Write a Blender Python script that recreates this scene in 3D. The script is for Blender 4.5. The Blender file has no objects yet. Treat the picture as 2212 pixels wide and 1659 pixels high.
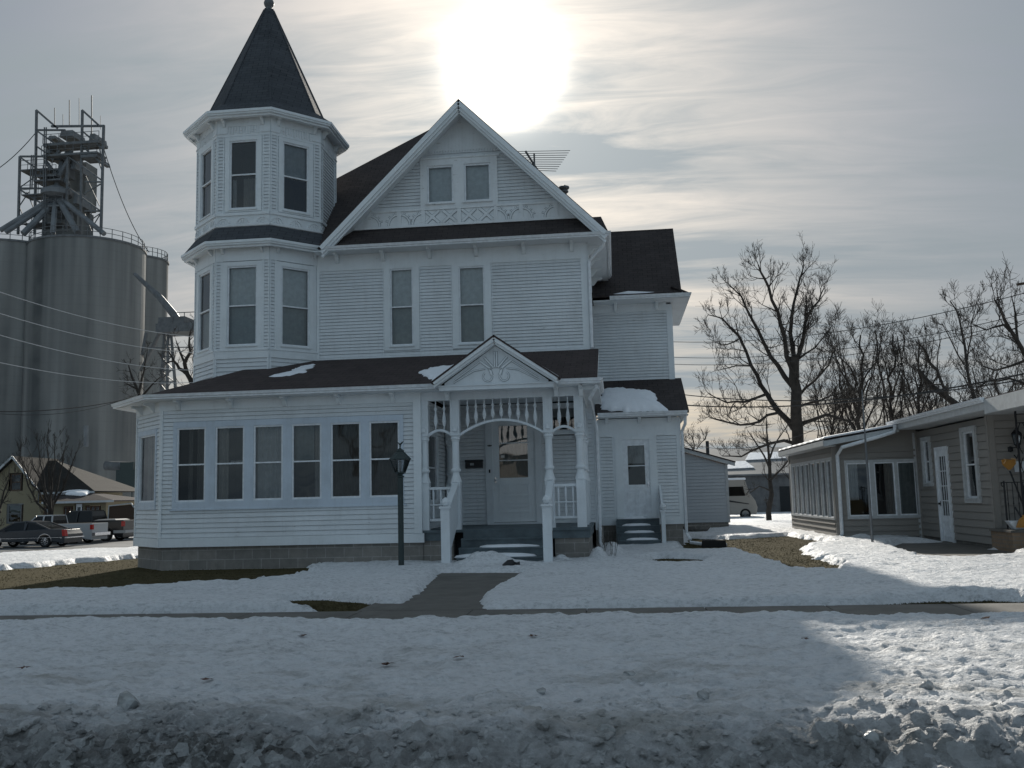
import bpy, math, random
import numpy as np
from mathutils import Vector, Matrix

# ------------------------------------------------------------------ camera, sky, sun, exposure
SC = bpy.context.scene
R = math.radians
EYE = np.array([0.0, 0.0, 1.5]); FPX = 2040.0; CX, CY = 1106.0, 829.5   # photo measured at 2212 x 1659
YAW, PITCH, ROLL = R(6.1), math.atan(245/2040), 0.025
fw = np.array([-math.sin(YAW)*math.cos(PITCH), math.cos(YAW)*math.cos(PITCH), math.sin(PITCH)])
r0 = np.array([math.cos(YAW), math.sin(YAW), 0.0]); u0 = np.cross(r0, fw)
rt = r0*math.cos(ROLL)-u0*math.sin(ROLL); up = u0*math.cos(ROLL)+r0*math.sin(ROLL)
cam = bpy.data.cameras.new('camera'); cam_o = bpy.data.objects.new('camera', cam)
SC.collection.objects.link(cam_o); SC.camera = cam_o
cam.sensor_width = 36; cam.lens = 36*FPX/2212; cam.clip_start = 0.1; cam.clip_end = 3000
M = Matrix.Identity(4)
for i in range(3):
    M[i][0] = rt[i]; M[i][1] = up[i]; M[i][2] = -fw[i]; M[i][3] = EYE[i]
cam_o.matrix_world = M
def at(u, v, Y):
    d = fw + rt*(u-CX)/FPX + up*(CY-v)/FPX
    return EYE + d*(Y/d[1])
def atz(u, v, z=0.0):
    d = fw + rt*(u-CX)/FPX + up*(CY-v)/FPX
    return EYE + d*((z-EYE[2])/d[2])

SUN = np.array([-0.0955, 0.8985, 0.4285]); SUN /= np.linalg.norm(SUN)
sl = bpy.data.lights.new('sun', 'SUN'); sl.energy = 4.6; sl.angle = R(1.2); sl.color = (1.0, .94, .84)
so = bpy.data.objects.new('sun', sl); SC.collection.objects.link(so)
so.rotation_euler = Vector(SUN).to_track_quat('Z', 'Y').to_euler(); so.location = (0, 0, 60)

W = bpy.data.worlds.new('World'); SC.world = W; W.use_nodes = True
nt = W.node_tree; nt.nodes.clear()
def N(t, **k):
    n = nt.nodes.new(t)
    for a, b in k.items(): setattr(n, a, b)
    return n
def math_n(op, a, b=None, c=None, clamp=False):
    n = nt.nodes.new('ShaderNodeMath'); n.operation = op; n.use_clamp = clamp
    for i, q in enumerate((a, b, c)):
        if q is None: continue
        if isinstance(q, (int, float)): n.inputs[i].default_value = q
        else: nt.links.new(q, n.inputs[i])
    return n.outputs[0]
def mixc(tree, f, a, b, bt='MIX'):
    n = tree.nodes.new('ShaderNodeMix'); n.data_type = 'RGBA'; n.blend_type = bt; n.clamp_result = False; n.clamp_factor = True
    for i, q in ((0, f), (6, a), (7, b)):
        if isinstance(q, (int, float)): n.inputs[i].default_value = q
        elif isinstance(q, (tuple, list)): n.inputs[i].default_value = (*q[:3], 1)
        else: tree.links.new(q, n.inputs[i])
    return n.outputs[2]
sky = N('ShaderNodeTexSky', sky_type='NISHITA'); sky.sun_disc = False
sky.sun_elevation = math.asin(SUN[2]); sky.sun_rotation = math.atan2(SUN[0], SUN[1]); sky.dust_density = 3.0
tc = N('ShaderNodeTexCoord')
dv = N('ShaderNodeVectorMath', operation='NORMALIZE'); nt.links.new(tc.outputs['Generated'], dv.inputs[0])
dt = N('ShaderNodeVectorMath', operation='DOT_PRODUCT'); nt.links.new(dv.outputs[0], dt.inputs[0]); dt.inputs[1].default_value = tuple(SUN)
d = math_n('MAXIMUM', dt.outputs['Value'], 0.0)
# the plane of the cirrus layer: direction divided by height, streaks drawn out along one bearing
sp = N('ShaderNodeSeparateXYZ'); nt.links.new(dv.outputs[0], sp.inputs[0])
zz = math_n('ADD', math_n('MAXIMUM', sp.outputs[2], 0.0), 0.16)
cxx = math_n('DIVIDE', sp.outputs[0], zz); cyy = math_n('DIVIDE', sp.outputs[1], zz)
cb = N('ShaderNodeCombineXYZ'); nt.links.new(cxx, cb.inputs[0]); nt.links.new(cyy, cb.inputs[1])
mp = N('ShaderNodeMapping'); nt.links.new(cb.outputs[0], mp.inputs[0]); mp.inputs['Rotation'].default_value = (0, 0, R(12)); mp.inputs['Scale'].default_value = (.55, 1.9, 1)
n1 = N('ShaderNodeTexNoise'); nt.links.new(mp.outputs[0], n1.inputs['Vector']); n1.inputs['Scale'].default_value = .9; n1.inputs['Detail'].default_value = 7; n1.inputs['Roughness'].default_value = .5; n1.inputs['Distortion'].default_value = .6
mp2 = N('ShaderNodeMapping'); nt.links.new(cb.outputs[0], mp2.inputs[0]); mp2.inputs['Rotation'].default_value = (0, 0, R(-8)); mp2.inputs['Scale'].default_value = (1.6, 7.0, 1)
n2 = N('ShaderNodeTexNoise'); nt.links.new(mp2.outputs[0], n2.inputs['Vector']); n2.inputs['Scale'].default_value = 1.6; n2.inputs['Detail'].default_value = 8; n2.inputs['Roughness'].default_value = .62; n2.inputs['Distortion'].default_value = 1.0
cf = math_n('ADD', math_n('MULTIPLY', n1.outputs[0], .72), math_n('MULTIPLY', n2.outputs[0], .28))
mr = N('ShaderNodeMapRange'); nt.links.new(cf, mr.inputs[0]); mr.inputs[1].default_value = .39; mr.inputs[2].default_value = .59
cl = mr.outputs[0]
K = 10.0     # background strength is 0.1
thin = mixc(nt, .80, sky.outputs[0], (.165*K, .215*K, .275*K))
thick = (.305*K, .348*K, .378*K)
base = mixc(nt, cl, thin, thick)
# the half of the sky away from the sun is raised and bluer, to lift shaded fronts
fwd = nt.nodes.new('ShaderNodeMapRange'); nt.links.new(dt.outputs['Value'], fwd.inputs[0]); fwd.inputs[1].default_value = -.6; fwd.inputs[2].default_value = .75
base = mixc(nt, fwd.outputs[0], mixc(nt, 1.0, base, (1.17, 1.30, 1.36), 'MULTIPLY'), base)
# the thin cloud scatters sunlight round the sun
mot = math_n('ADD', .72, math_n('MULTIPLY', cl, .45))
h1 = math_n('MULTIPLY', math_n('MULTIPLY', math_n('POWER', d, 18.0), .135*K), mot)
h2 = math_n('MULTIPLY', math_n('POWER', d, 190.0), .17*K)
h3 = math_n('MULTIPLY', math_n('POWER', d, 1600.0), 7.0*K)
def add_glow(prev, val, col):
    n = nt.nodes.new('ShaderNodeVectorMath'); n.operation = 'SCALE'; n.inputs[0].default_value = col; nt.links.new(val, n.inputs['Scale'])
    m = nt.nodes.new('ShaderNodeVectorMath'); m.operation = 'ADD'; nt.links.new(prev, m.inputs[0]); nt.links.new(n.outputs[0], m.inputs[1])
    return m.outputs[0]
c = add_glow(base, h1, (.98, 1.0, .95)); c = add_glow(c, h2, (1.0, .95, .84)); c = add_glow(c, h3, (1.0, .95, .85))
bg = N('ShaderNodeBackground'); bg.inputs[1].default_value = .1; nt.links.new(c, bg.inputs[0])
wo = N('ShaderNodeOutputWorld'); nt.links.new(bg.outputs[0], wo.inputs[0])
SC.view_settings.view_transform = 'Standard'; SC.view_settings.look = 'None'
SC.view_settings.exposure = 0.0; SC.view_settings.gamma = 1.0; SC.view_settings.use_curve_mapping = False
SC.cycles.max_bounces = 6; SC.cycles.transparent_max_bounces = 12

# ------------------------------------------------------------------ materials
def newmat(name):
    m = bpy.data.materials.new(name); m.use_nodes = True
    t = m.node_tree; b = t.nodes['Principled BSDF']
    return m, t, b
def tex(t, kind, scale, vec=None, **k):
    n = t.nodes.new(kind)
    n.inputs['Scale'].default_value = scale
    for a, b in k.items():
        if a in n.inputs: n.inputs[a].default_value = b
        else: setattr(n, a, b)
    if vec is not None: t.links.new(vec, n.inputs['Vector'])
    return n
def objvec(t, scale=(1, 1, 1), rot=(0, 0, 0)):
    c = t.nodes.new('ShaderNodeTexCoord'); m = t.nodes.new('ShaderNodeMapping'); m.inputs['Scale'].default_value = scale; m.inputs['Rotation'].default_value = rot
    t.links.new(c.outputs['Object'], m.inputs[0]); return m.outputs[0]
def ramp(t, fac, stops):
    n = t.nodes.new('ShaderNodeValToRGB'); e = n.color_ramp.elements
    while len(e) < len(stops): e.new(.5)
    for i, (p, c) in enumerate(stops):
        e[i].position = p; e[i].color = (*c, 1) if isinstance(c, tuple) else (c, c, c, 1)
    t.links.new(fac, n.inputs[0]); return n.outputs[0]
def bump(t, b, h, dist=.01, strength=1.0):
    n = t.nodes.new('ShaderNodeBump'); n.inputs['Distance'].default_value = dist; n.inputs['Strength'].default_value = strength
    t.links.new(h, n.inputs['Height']); t.links.new(n.outputs[0], b.inputs['Normal']); return n
MAT = {}
def paint(name, col, rough=.55, dirt=(.45, .43, .4), amt=.25, sc=1.6, peel=0.0):
    m, t, b = newmat(name); v = objvec(t)
    a = tex(t, 'ShaderNodeTexNoise', sc, v, Detail=6.0, Roughness=.65)
    s = tex(t, 'ShaderNodeTexNoise', 3.0, objvec(t, (3.0, 3.0, .35)), Detail=5.0, Roughness=.7)
    f = ramp(t, a.outputs[0], [(.42, 0.0), (.75, amt)]); f2 = ramp(t, s.outputs[0], [(.5, 0.0), (.8, amt*.8)])
    c = mixc(t, f, col, tuple(x*y for x, y in zip(col, dirt))); c = mixc(t, f2, c, tuple(x*y*.95 for x, y in zip(col, dirt)))
    if peel:
        p = tex(t, 'ShaderNodeTexNoise', 3.4, objvec(t, (1, 1, 6.0)), Detail=8.0, Roughness=.75)
        pf = ramp(t, p.outputs[0], [(.60, 0.0), (.67, peel)])
        c = mixc(t, pf, c, (.26, .24, .22))
    t.links.new(c, b.inputs['Base Color']); b.inputs['Roughness'].default_value = rough; b.inputs['Specular IOR Level'].default_value = .25
    g = tex(t, 'ShaderNodeTexNoise', 22.0, objvec(t, (.35, .35, 2)), Detail=4.0)
    bump(t, b, g.outputs[0], .004, .6)
    MAT[name] = m; return m
def solid(name, col, rough=.6, metal=0.0, nz=.12, sc=8.0, spec=.4):
    m, t, b = newmat(name); v = objvec(t); a = tex(t, 'ShaderNodeTexNoise', sc, v, Detail=5.0, Roughness=.6)
    c = mixc(t, ramp(t, a.outputs[0], [(.3, 0.0), (.7, 1.0)]), tuple(x*(1-nz) for x in col), tuple(min(1, x*(1+nz)) for x in col))
    t.links.new(c, b.inputs['Base Color']); b.inputs['Roughness'].default_value = rough; b.inputs['Metallic'].default_value = metal; b.inputs['Specular IOR Level'].default_value = spec
    MAT[name] = m; return m
paint('white', (.71, .745, .77), amt=.28, sc=.9, peel=.6); paint('trimwhite', (.77, .81, .835), amt=.18, peel=.25); paint('bluewhite', (.58, .65, .73), amt=.3, peel=.3)
paint('oldtrim', (.76, .79, .81), peel=.8); paint('porchwhite', (.72, .76, .79), amt=.2, peel=.15)
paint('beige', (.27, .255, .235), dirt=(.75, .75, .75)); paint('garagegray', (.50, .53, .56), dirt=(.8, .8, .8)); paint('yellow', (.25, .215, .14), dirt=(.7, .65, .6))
solid('vinyl', (.72, .75, .78), .5); solid('nbtrim', (.46, .48, .49), .5)
solid('tealpaint', (.105, .135, .15), .6, nz=.3, sc=3.0); solid('black', (.015, .016, .018), .45); solid('iron', (.012, .012, .014), .5)
solid('lampgreen', (.03, .045, .045), .45); solid('rubber', (.012, .012, .012), .85); solid('steel', (.12, .125, .13), .55, nz=.3, sc=2.0); solid('galv', (.17, .18, .19), .6, metal=.1, nz=.25, sc=.6)
solid('autoglass', (.012, .014, .016), .12, spec=.25); solid('chrome', (.6, .6, .62), .15, metal=1.0); solid('groove_shade', (.30, .33, .35), .8, nz=.3); solid('orange', (.42, .20, .04), .6); solid('orange_light', (.60, .38, .18), .6); solid('plastic', (.62, .66, .70), .4)
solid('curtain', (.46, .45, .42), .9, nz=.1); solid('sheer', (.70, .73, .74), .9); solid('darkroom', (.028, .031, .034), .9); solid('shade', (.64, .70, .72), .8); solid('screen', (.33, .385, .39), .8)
solid('brown', (.07, .045, .03), .8); solid('treebark', (.042, .036, .031), .95, nz=.35, sc=3.0); solid('twig', (.05, .042, .036), .95); solid('wire', (.03, .03, .03), .7); solid('wire_sunlit', (.45, .46, .47), .5)
solid('deadleaf', (.10, .05, .035), .8); solid('rust', (.10, .055, .035), .8)
solid('redlens', (.45, .02, .015), .25); solid('paper', (.6, .6, .58), .8); solid('plate', (.35, .37, .38), .6)
def carpaint(name, col):
    m, t, b = newmat(name); b.inputs['Base Color'].default_value = (*col, 1); b.inputs['Roughness'].default_value = .32; b.inputs['Coat Weight'].default_value = .35; b.inputs['Specular IOR Level'].default_value = .3; b.inputs['Coat Roughness'].default_value = .08
    a = tex(t, 'ShaderNodeTexNoise', 1.5, objvec(t), Detail=6.0); c = mixc(t, ramp(t, a.outputs[0], [(.45, 0.0), (.85, .06)]), col, (.15, .15, .15)); t.links.new(c, b.inputs['Base Color']); MAT[name] = m
carpaint('car_gray', (.030, .034, .042)); carpaint('car_white', (.42, .43, .44)); carpaint('car_black', (.006, .007, .010)); carpaint('car_tan', (.32, .30, .27)); carpaint('car_silver', (.33, .34, .35))
def glassmat(name, tint=.6, refl=1.0):
    m = bpy.data.materials.new(name); m.use_nodes = True; t = m.node_tree; t.nodes.clear()
    o = t.nodes.new('ShaderNodeOutputMaterial'); tr = t.nodes.new('ShaderNodeBsdfTransparent'); tr.inputs[0].default_value = (tint, tint*1.02, tint*1.03, 1)
    g = t.nodes.new('ShaderNodeBsdfGlossy'); g.inputs['Roughness'].default_value = .02; g.inputs[0].default_value = (refl, refl, refl, 1)
    fr = t.nodes.new('ShaderNodeFresnel'); fr.inputs[0].default_value = 1.7
    bn = t.nodes.new('ShaderNodeBump'); bn.inputs['Distance'].default_value = .02; bn.inputs['Strength'].default_value = .35
    a = tex(t, 'ShaderNodeTexNoise', 1.3, objvec(t), Detail=1.0); t.links.new(a.outputs[0], bn.inputs['Height']); t.links.new(bn.outputs[0], g.inputs['Normal'])
    mx = t.nodes.new('ShaderNodeMixShader'); t.links.new(fr.outputs[0], mx.inputs[0]); t.links.new(tr.outputs[0], mx.inputs[1]); t.links.new(g.outputs[0], mx.inputs[2]); t.links.new(mx.outputs[0], o.inputs[0])
    MAT[name] = m; return m
glassmat('glass', .62); glassmat('clearglass', .85); glassmat('darkglass', .2, .22); glassmat('screenglass', .42, .6)
def shingle(name, c1, c2, row=.2, snowdust=0.0):
    m, t, b = newmat(name)
    co = t.nodes.new('ShaderNodeTexCoord'); s = t.nodes.new('ShaderNodeSeparateXYZ'); t.links.new(co.outputs['Object'], s.inputs[0])
    ad = t.nodes.new('ShaderNodeMath'); ad.operation = 'ADD'; t.links.new(s.outputs[0], ad.inputs[0]); t.links.new(s.outputs[1], ad.inputs[1])
    zc = t.nodes.new('ShaderNodeMath'); zc.operation = 'MULTIPLY'; zc.inputs[1].default_value = 2.2; t.links.new(s.outputs[2], zc.inputs[0])
    cm = t.nodes.new('ShaderNodeCombineXYZ'); t.links.new(s.outputs[0], cm.inputs[0]); t.links.new(zc.outputs[0], cm.inputs[1])
    br = t.nodes.new('ShaderNodeTexBrick'); t.links.new(cm.outputs[0], br.inputs['Vector'])
    br.inputs['Scale'].default_value = 1.0; br.inputs['Brick Width'].default_value = .3; br.inputs['Row Height'].default_value = row; br.inputs['Mortar Size'].default_value = .007
    br.inputs['Color1'].default_value = (*c1, 1); br.inputs['Color2'].default_value = (*c2, 1); br.inputs['Mortar'].default_value = tuple(x*.2 for x in c1)+(1,)
    a = tex(t, 'ShaderNodeTexNoise', 1.2, objvec(t), Detail=7.0, Roughness=.7)
    c = mixc(t, ramp(t, a.outputs[0], [(.35, 0.0), (.75, .6)]), br.outputs[0], tuple(x*1.7+.004 for x in c1))
    t.links.new(c, b.inputs['Base Color']); b.inputs['Roughness'].default_value = .9; b.inputs['Specular IOR Level'].default_value = .2
    g = tex(t, 'ShaderNodeTexNoise', 60.0, objvec(t)); bump(t, b, g.outputs[0], .006, .8)
    MAT[name] = m
shingle('shingles', (.042, .036, .036), (.06, .05, .048)); shingle('spire_shingles', (.055, .06, .068), (.075, .08, .088)); shingle('tanshingles', (.024, .023, .021), (.031, .029, .027)); shingle('red_shingles', (.048, .037, .036), (.062, .048, .046))
def block(name, c1, c2, mort, bw=.44, rh=.225):
    m, t, b = newmat(name)
    co = t.nodes.new('ShaderNodeTexCoord'); s = t.nodes.new('ShaderNodeSeparateXYZ'); t.links.new(co.outputs['Object'], s.inputs[0])
    ad = t.nodes.new('ShaderNodeMath'); ad.operation = 'SUBTRACT'; t.links.new(s.outputs[0], ad.inputs[0]); t.links.new(s.outputs[1], ad.inputs[1])
    cm = t.nodes.new('ShaderNodeCombineXYZ'); t.links.new(ad.outputs[0], cm.inputs[0]); t.links.new(s.outputs[2], cm.inputs[1])
    br = t.nodes.new('ShaderNodeTexBrick'); t.links.new(cm.outputs[0], br.inputs['Vector'])
    br.inputs['Scale'].default_value = 1.0; br.inputs['Brick Width'].default_value = bw; br.inputs['Row Height'].default_value = rh; br.inputs['Mortar Size'].default_value = .008; br.inputs['Bias'].default_value = .1
    br.inputs['Color1'].default_value = (*c1, 1); br.inputs['Color2'].default_value = (*c2, 1); br.inputs['Mortar'].default_value = (*mort, 1)
    a = tex(t, 'ShaderNodeTexNoise', 5.0, objvec(t), Detail=8.0, Roughness=.7)
    c = mixc(t, ramp(t, a.outputs[0], [(.4, 0.0), (.75, .55)]), br.outputs[0], tuple(x*.55 for x in c1))
    t.links.new(c, b.inputs['Base Color']); b.inputs['Roughness'].default_value = .9
    bump(t, b, br.outputs['Fac'], .006, -1.0)
    MAT[name] = m
block('blocks', (.20, .19, .175), (.27, .25, .225), (.36, .35, .33)); block('brickpatio', (.24, .17, .11), (.30, .21, .14), (.2, .18, .16), .25, .09)
def concrete():
    m, t, b = newmat('silo_concrete'); v = objvec(t, (.30, .30, .014)); a = tex(t, 'ShaderNodeTexNoise', 1.0, v, Detail=3.0, Roughness=.5)
    a2 = tex(t, 'ShaderNodeTexNoise', 1.0, objvec(t, (.8, .8, .03)), Detail=4.0, Roughness=.55); a3 = tex(t, 'ShaderNodeTexNoise', .25, objvec(t), Detail=6.0)
    c = mixc(t, ramp(t, a.outputs[0], [(.38, 0.0), (.52, .55), (.62, 1.0)]), (.062, .068, .07), (.25, .255, .248))
    c = mixc(t, ramp(t, a2.outputs[0], [(.4, 0.0), (.7, .5)]), c, (.10, .105, .105)); c = mixc(t, ramp(t, a3.outputs[0], [(.4, 0.0), (.7, .4)]), c, (.21, .21, .20))
    w = t.nodes.new('ShaderNodeTexWave'); w.wave_type = 'BANDS'; w.bands_direction = 'Z'; w.inputs['Scale'].default_value = .26; w.inputs['Distortion'].default_value = .3; t.links.new(objvec(t), w.inputs['Vector'])
    c = mixc(t, ramp(t, w.outputs[0], [(.0, .10), (.04, 0.0)]), c, (.08, .08, .08))
    t.links.new(c, b.inputs['Base Color']); b.inputs['Roughness'].default_value = .95; MAT['concrete'] = m
concrete()
def snowmat():
    m, t, b = newmat('snow'); v = objvec(t)
    sx = t.nodes.new('ShaderNodeSeparateXYZ'); t.links.new(v, sx.inputs[0])
    n = tex(t, 'ShaderNodeTexNoise', .9, objvec(t, (.5, 1, 1)), Detail=6.0, Roughness=.65)
    # plough dirt lies on the bank along the street
    yy = t.nodes.new('ShaderNodeMath'); yy.operation = 'MULTIPLY_ADD'; t.links.new(n.outputs[0], yy.inputs[0]); yy.inputs[1].default_value = 4.2; t.links.new(sx.outputs[1], yy.inputs[2])
    mr = t.nodes.new('ShaderNodeMapRange'); t.links.new(yy.outputs[0], mr.inputs[0]); mr.inputs[1].default_value = 8.0; mr.inputs[2].default_value = 6.4
    n2 = tex(t, 'ShaderNodeTexNoise', 11.0, v, Detail=9.0, Roughness=.78)
    d = mixc(t, ramp(t, n2.outputs[0], [(.40, 0.0), (.52, .45), (.62, 1.0)]), (.10, .10, .092), (.56, .58, .585))
    n3 = tex(t, 'ShaderNodeTexNoise', 3.0, v, Detail=5.0); clean = mixc(t, ramp(t, n3.outputs[0], [(.4, 0.0), (.75, .35)]), (.87, .885, .91), (.68, .70, .73))
    n4 = tex(t, 'ShaderNodeTexNoise', 17.0, objvec(t, (.6, 1, 1)), Detail=7.0, Roughness=.75); n5 = tex(t, 'ShaderNodeTexNoise', 2.2, objvec(t, (.5, 1, 1)), Detail=6.0, Roughness=.6)
    gr = t.nodes.new('ShaderNodeMath'); gr.operation = 'MULTIPLY'; t.links.new(ramp(t, n4.outputs[0], [(.47, 0.0), (.62, 1.0)]), gr.inputs[0]); t.links.new(ramp(t, n5.outputs[0], [(.35, .35), (.7, 1.0)]), gr.inputs[1])
    clean = mixc(t, gr.outputs[0], clean, (.46, .475, .49))
    mr2 = t.nodes.new('ShaderNodeMapRange'); t.links.new(yy.outputs[0], mr2.inputs[0]); mr2.inputs[1].default_value = 12.2; mr2.inputs[2].default_value = 9.0
    mud = t.nodes.new('ShaderNodeMath'); mud.operation = 'MULTIPLY'; t.links.new(mr2.outputs[0], mud.inputs[0]); t.links.new(ramp(t, n5.outputs[0], [(.48, 0.0), (.68, .75)]), mud.inputs[1])
    clean = mixc(t, mud.outputs[0], clean, (.42, .41, .38))
    n6 = tex(t, 'ShaderNodeTexVoronoi', 26.0, v); d = mixc(t, ramp(t, n6.outputs['Color'], [(.2, 0.0), (.8, .8)]), d, (.09, .09, .085)); n7 = tex(t, 'ShaderNodeTexVoronoi', 13.0, v); d = mixc(t, ramp(t, n7.outputs['Color'], [(.62, 0.0), (.8, .7)]), d, (.60, .62, .63))
    c = mixc(t, mr.outputs[0], clean, d); t.links.new(c, b.inputs['Base Color'])
    b.inputs['Roughness'].default_value = .55; b.inputs['Specular IOR Level'].default_value = .35
    g1 = tex(t, 'ShaderNodeTexNoise', 9.0, objvec(t, (.7, 1, 1)), Detail=9.0, Roughness=.72); g2 = tex(t, 'ShaderNodeTexVoronoi', 34.0, objvec(t, (.8, 1, 1)))
    hs = t.nodes.new('ShaderNodeMath'); hs.operation = 'MULTIPLY_ADD'; t.links.new(g2.outputs['Distance'], hs.inputs[0]); hs.inputs[1].default_value = -.16; t.links.new(g1.outputs[0], hs.inputs[2]); bump(t, b, hs.outputs[0], .10, 1.0)
    MAT['snow'] = m
    m, t, b = newmat('ice'); n = tex(t, 'ShaderNodeTexNoise', 6.0, objvec(t), Detail=6.0); c = mixc(t, ramp(t, n.outputs[0], [(.35, 0.0), (.7, 1.0)]), (.20, .205, .20), (.46, .48, .49)); t.links.new(c, b.inputs['Base Color'])
    b.inputs['Roughness'].default_value = .35; g = tex(t, 'ShaderNodeTexNoise', 30.0, objvec(t), Detail=5.0); bump(t, b, g.outputs[0], .02, .7); MAT['ice'] = m
    m, t, b = newmat('roofsnow'); n = tex(t, 'ShaderNodeTexNoise', 4.0, objvec(t), Detail=6.0); b.inputs['Base Color'].default_value = (.84, .86, .90, 1); b.inputs['Roughness'].default_value = .6; bump(t, b, n.outputs[0], .05, .8); MAT['roofsnow'] = m
    m, t, b = newmat('grass'); n = tex(t, 'ShaderNodeTexNoise', 3.0, objvec(t), Detail=8.0, Roughness=.7); n2 = tex(t, 'ShaderNodeTexNoise', 40.0, objvec(t, (1, .5, 1)), Detail=5.0)
    c = mixc(t, ramp(t, n.outputs[0], [(.35, 0.0), (.7, 1.0)]), (.05, .043, .022), (.095, .078, .040)); c = mixc(t, ramp(t, n2.outputs[0], [(.4, 0.0), (.7, .25)]), c, (.035, .032, .018))
    t.links.new(c, b.inputs['Base Color']); b.inputs['Roughness'].default_value = 1.0; b.inputs['Specular IOR Level'].default_value = .05; bump(t, b, n2.outputs[0], .008, .6); MAT['grass'] = m
    m, t, b = newmat('blades'); n = tex(t, 'ShaderNodeTexNoise', 5.0, objvec(t), Detail=4.0); c = mixc(t, ramp(t, n.outputs[0], [(.4, 0.0), (.6, 1.0)]), (.075, .063, .034), (.055, .05, .026)); t.links.new(c, b.inputs['Base Color']); b.inputs['Roughness'].default_value = 1.0; b.inputs['Specular IOR Level'].default_value = .05; MAT['blades'] = m
    m, t, b = newmat('sidewalk'); n = tex(t, 'ShaderNodeTexNoise', 2.0, objvec(t), Detail=8.0, Roughness=.7); c = mixc(t, ramp(t, n.outputs[0], [(.35, 0.0), (.7, 1.0)]), (.085, .08, .07), (.15, .142, .128)); t.links.new(c, b.inputs['Base Color']); b.inputs['Roughness'].default_value = .75
    n2 = tex(t, 'ShaderNodeTexNoise', 50.0, objvec(t)); bump(t, b, n2.outputs[0], .008, .6); MAT['sidewalk'] = m
    m, t, b = newmat('asphalt'); n = tex(t, 'ShaderNodeTexNoise', .5, objvec(t, (.4, 1, 1)), Detail=8.0, Roughness=.7); c = mixc(t, ramp(t, n.outputs[0], [(.4, 0.0), (.62, .8), (.75, 1.0)]), (.06, .06, .06), (.22, .22, .22)); t.links.new(c, b.inputs['Base Color']); b.inputs['Roughness'].default_value = .7; MAT['asphalt'] = m
snowmat()

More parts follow.
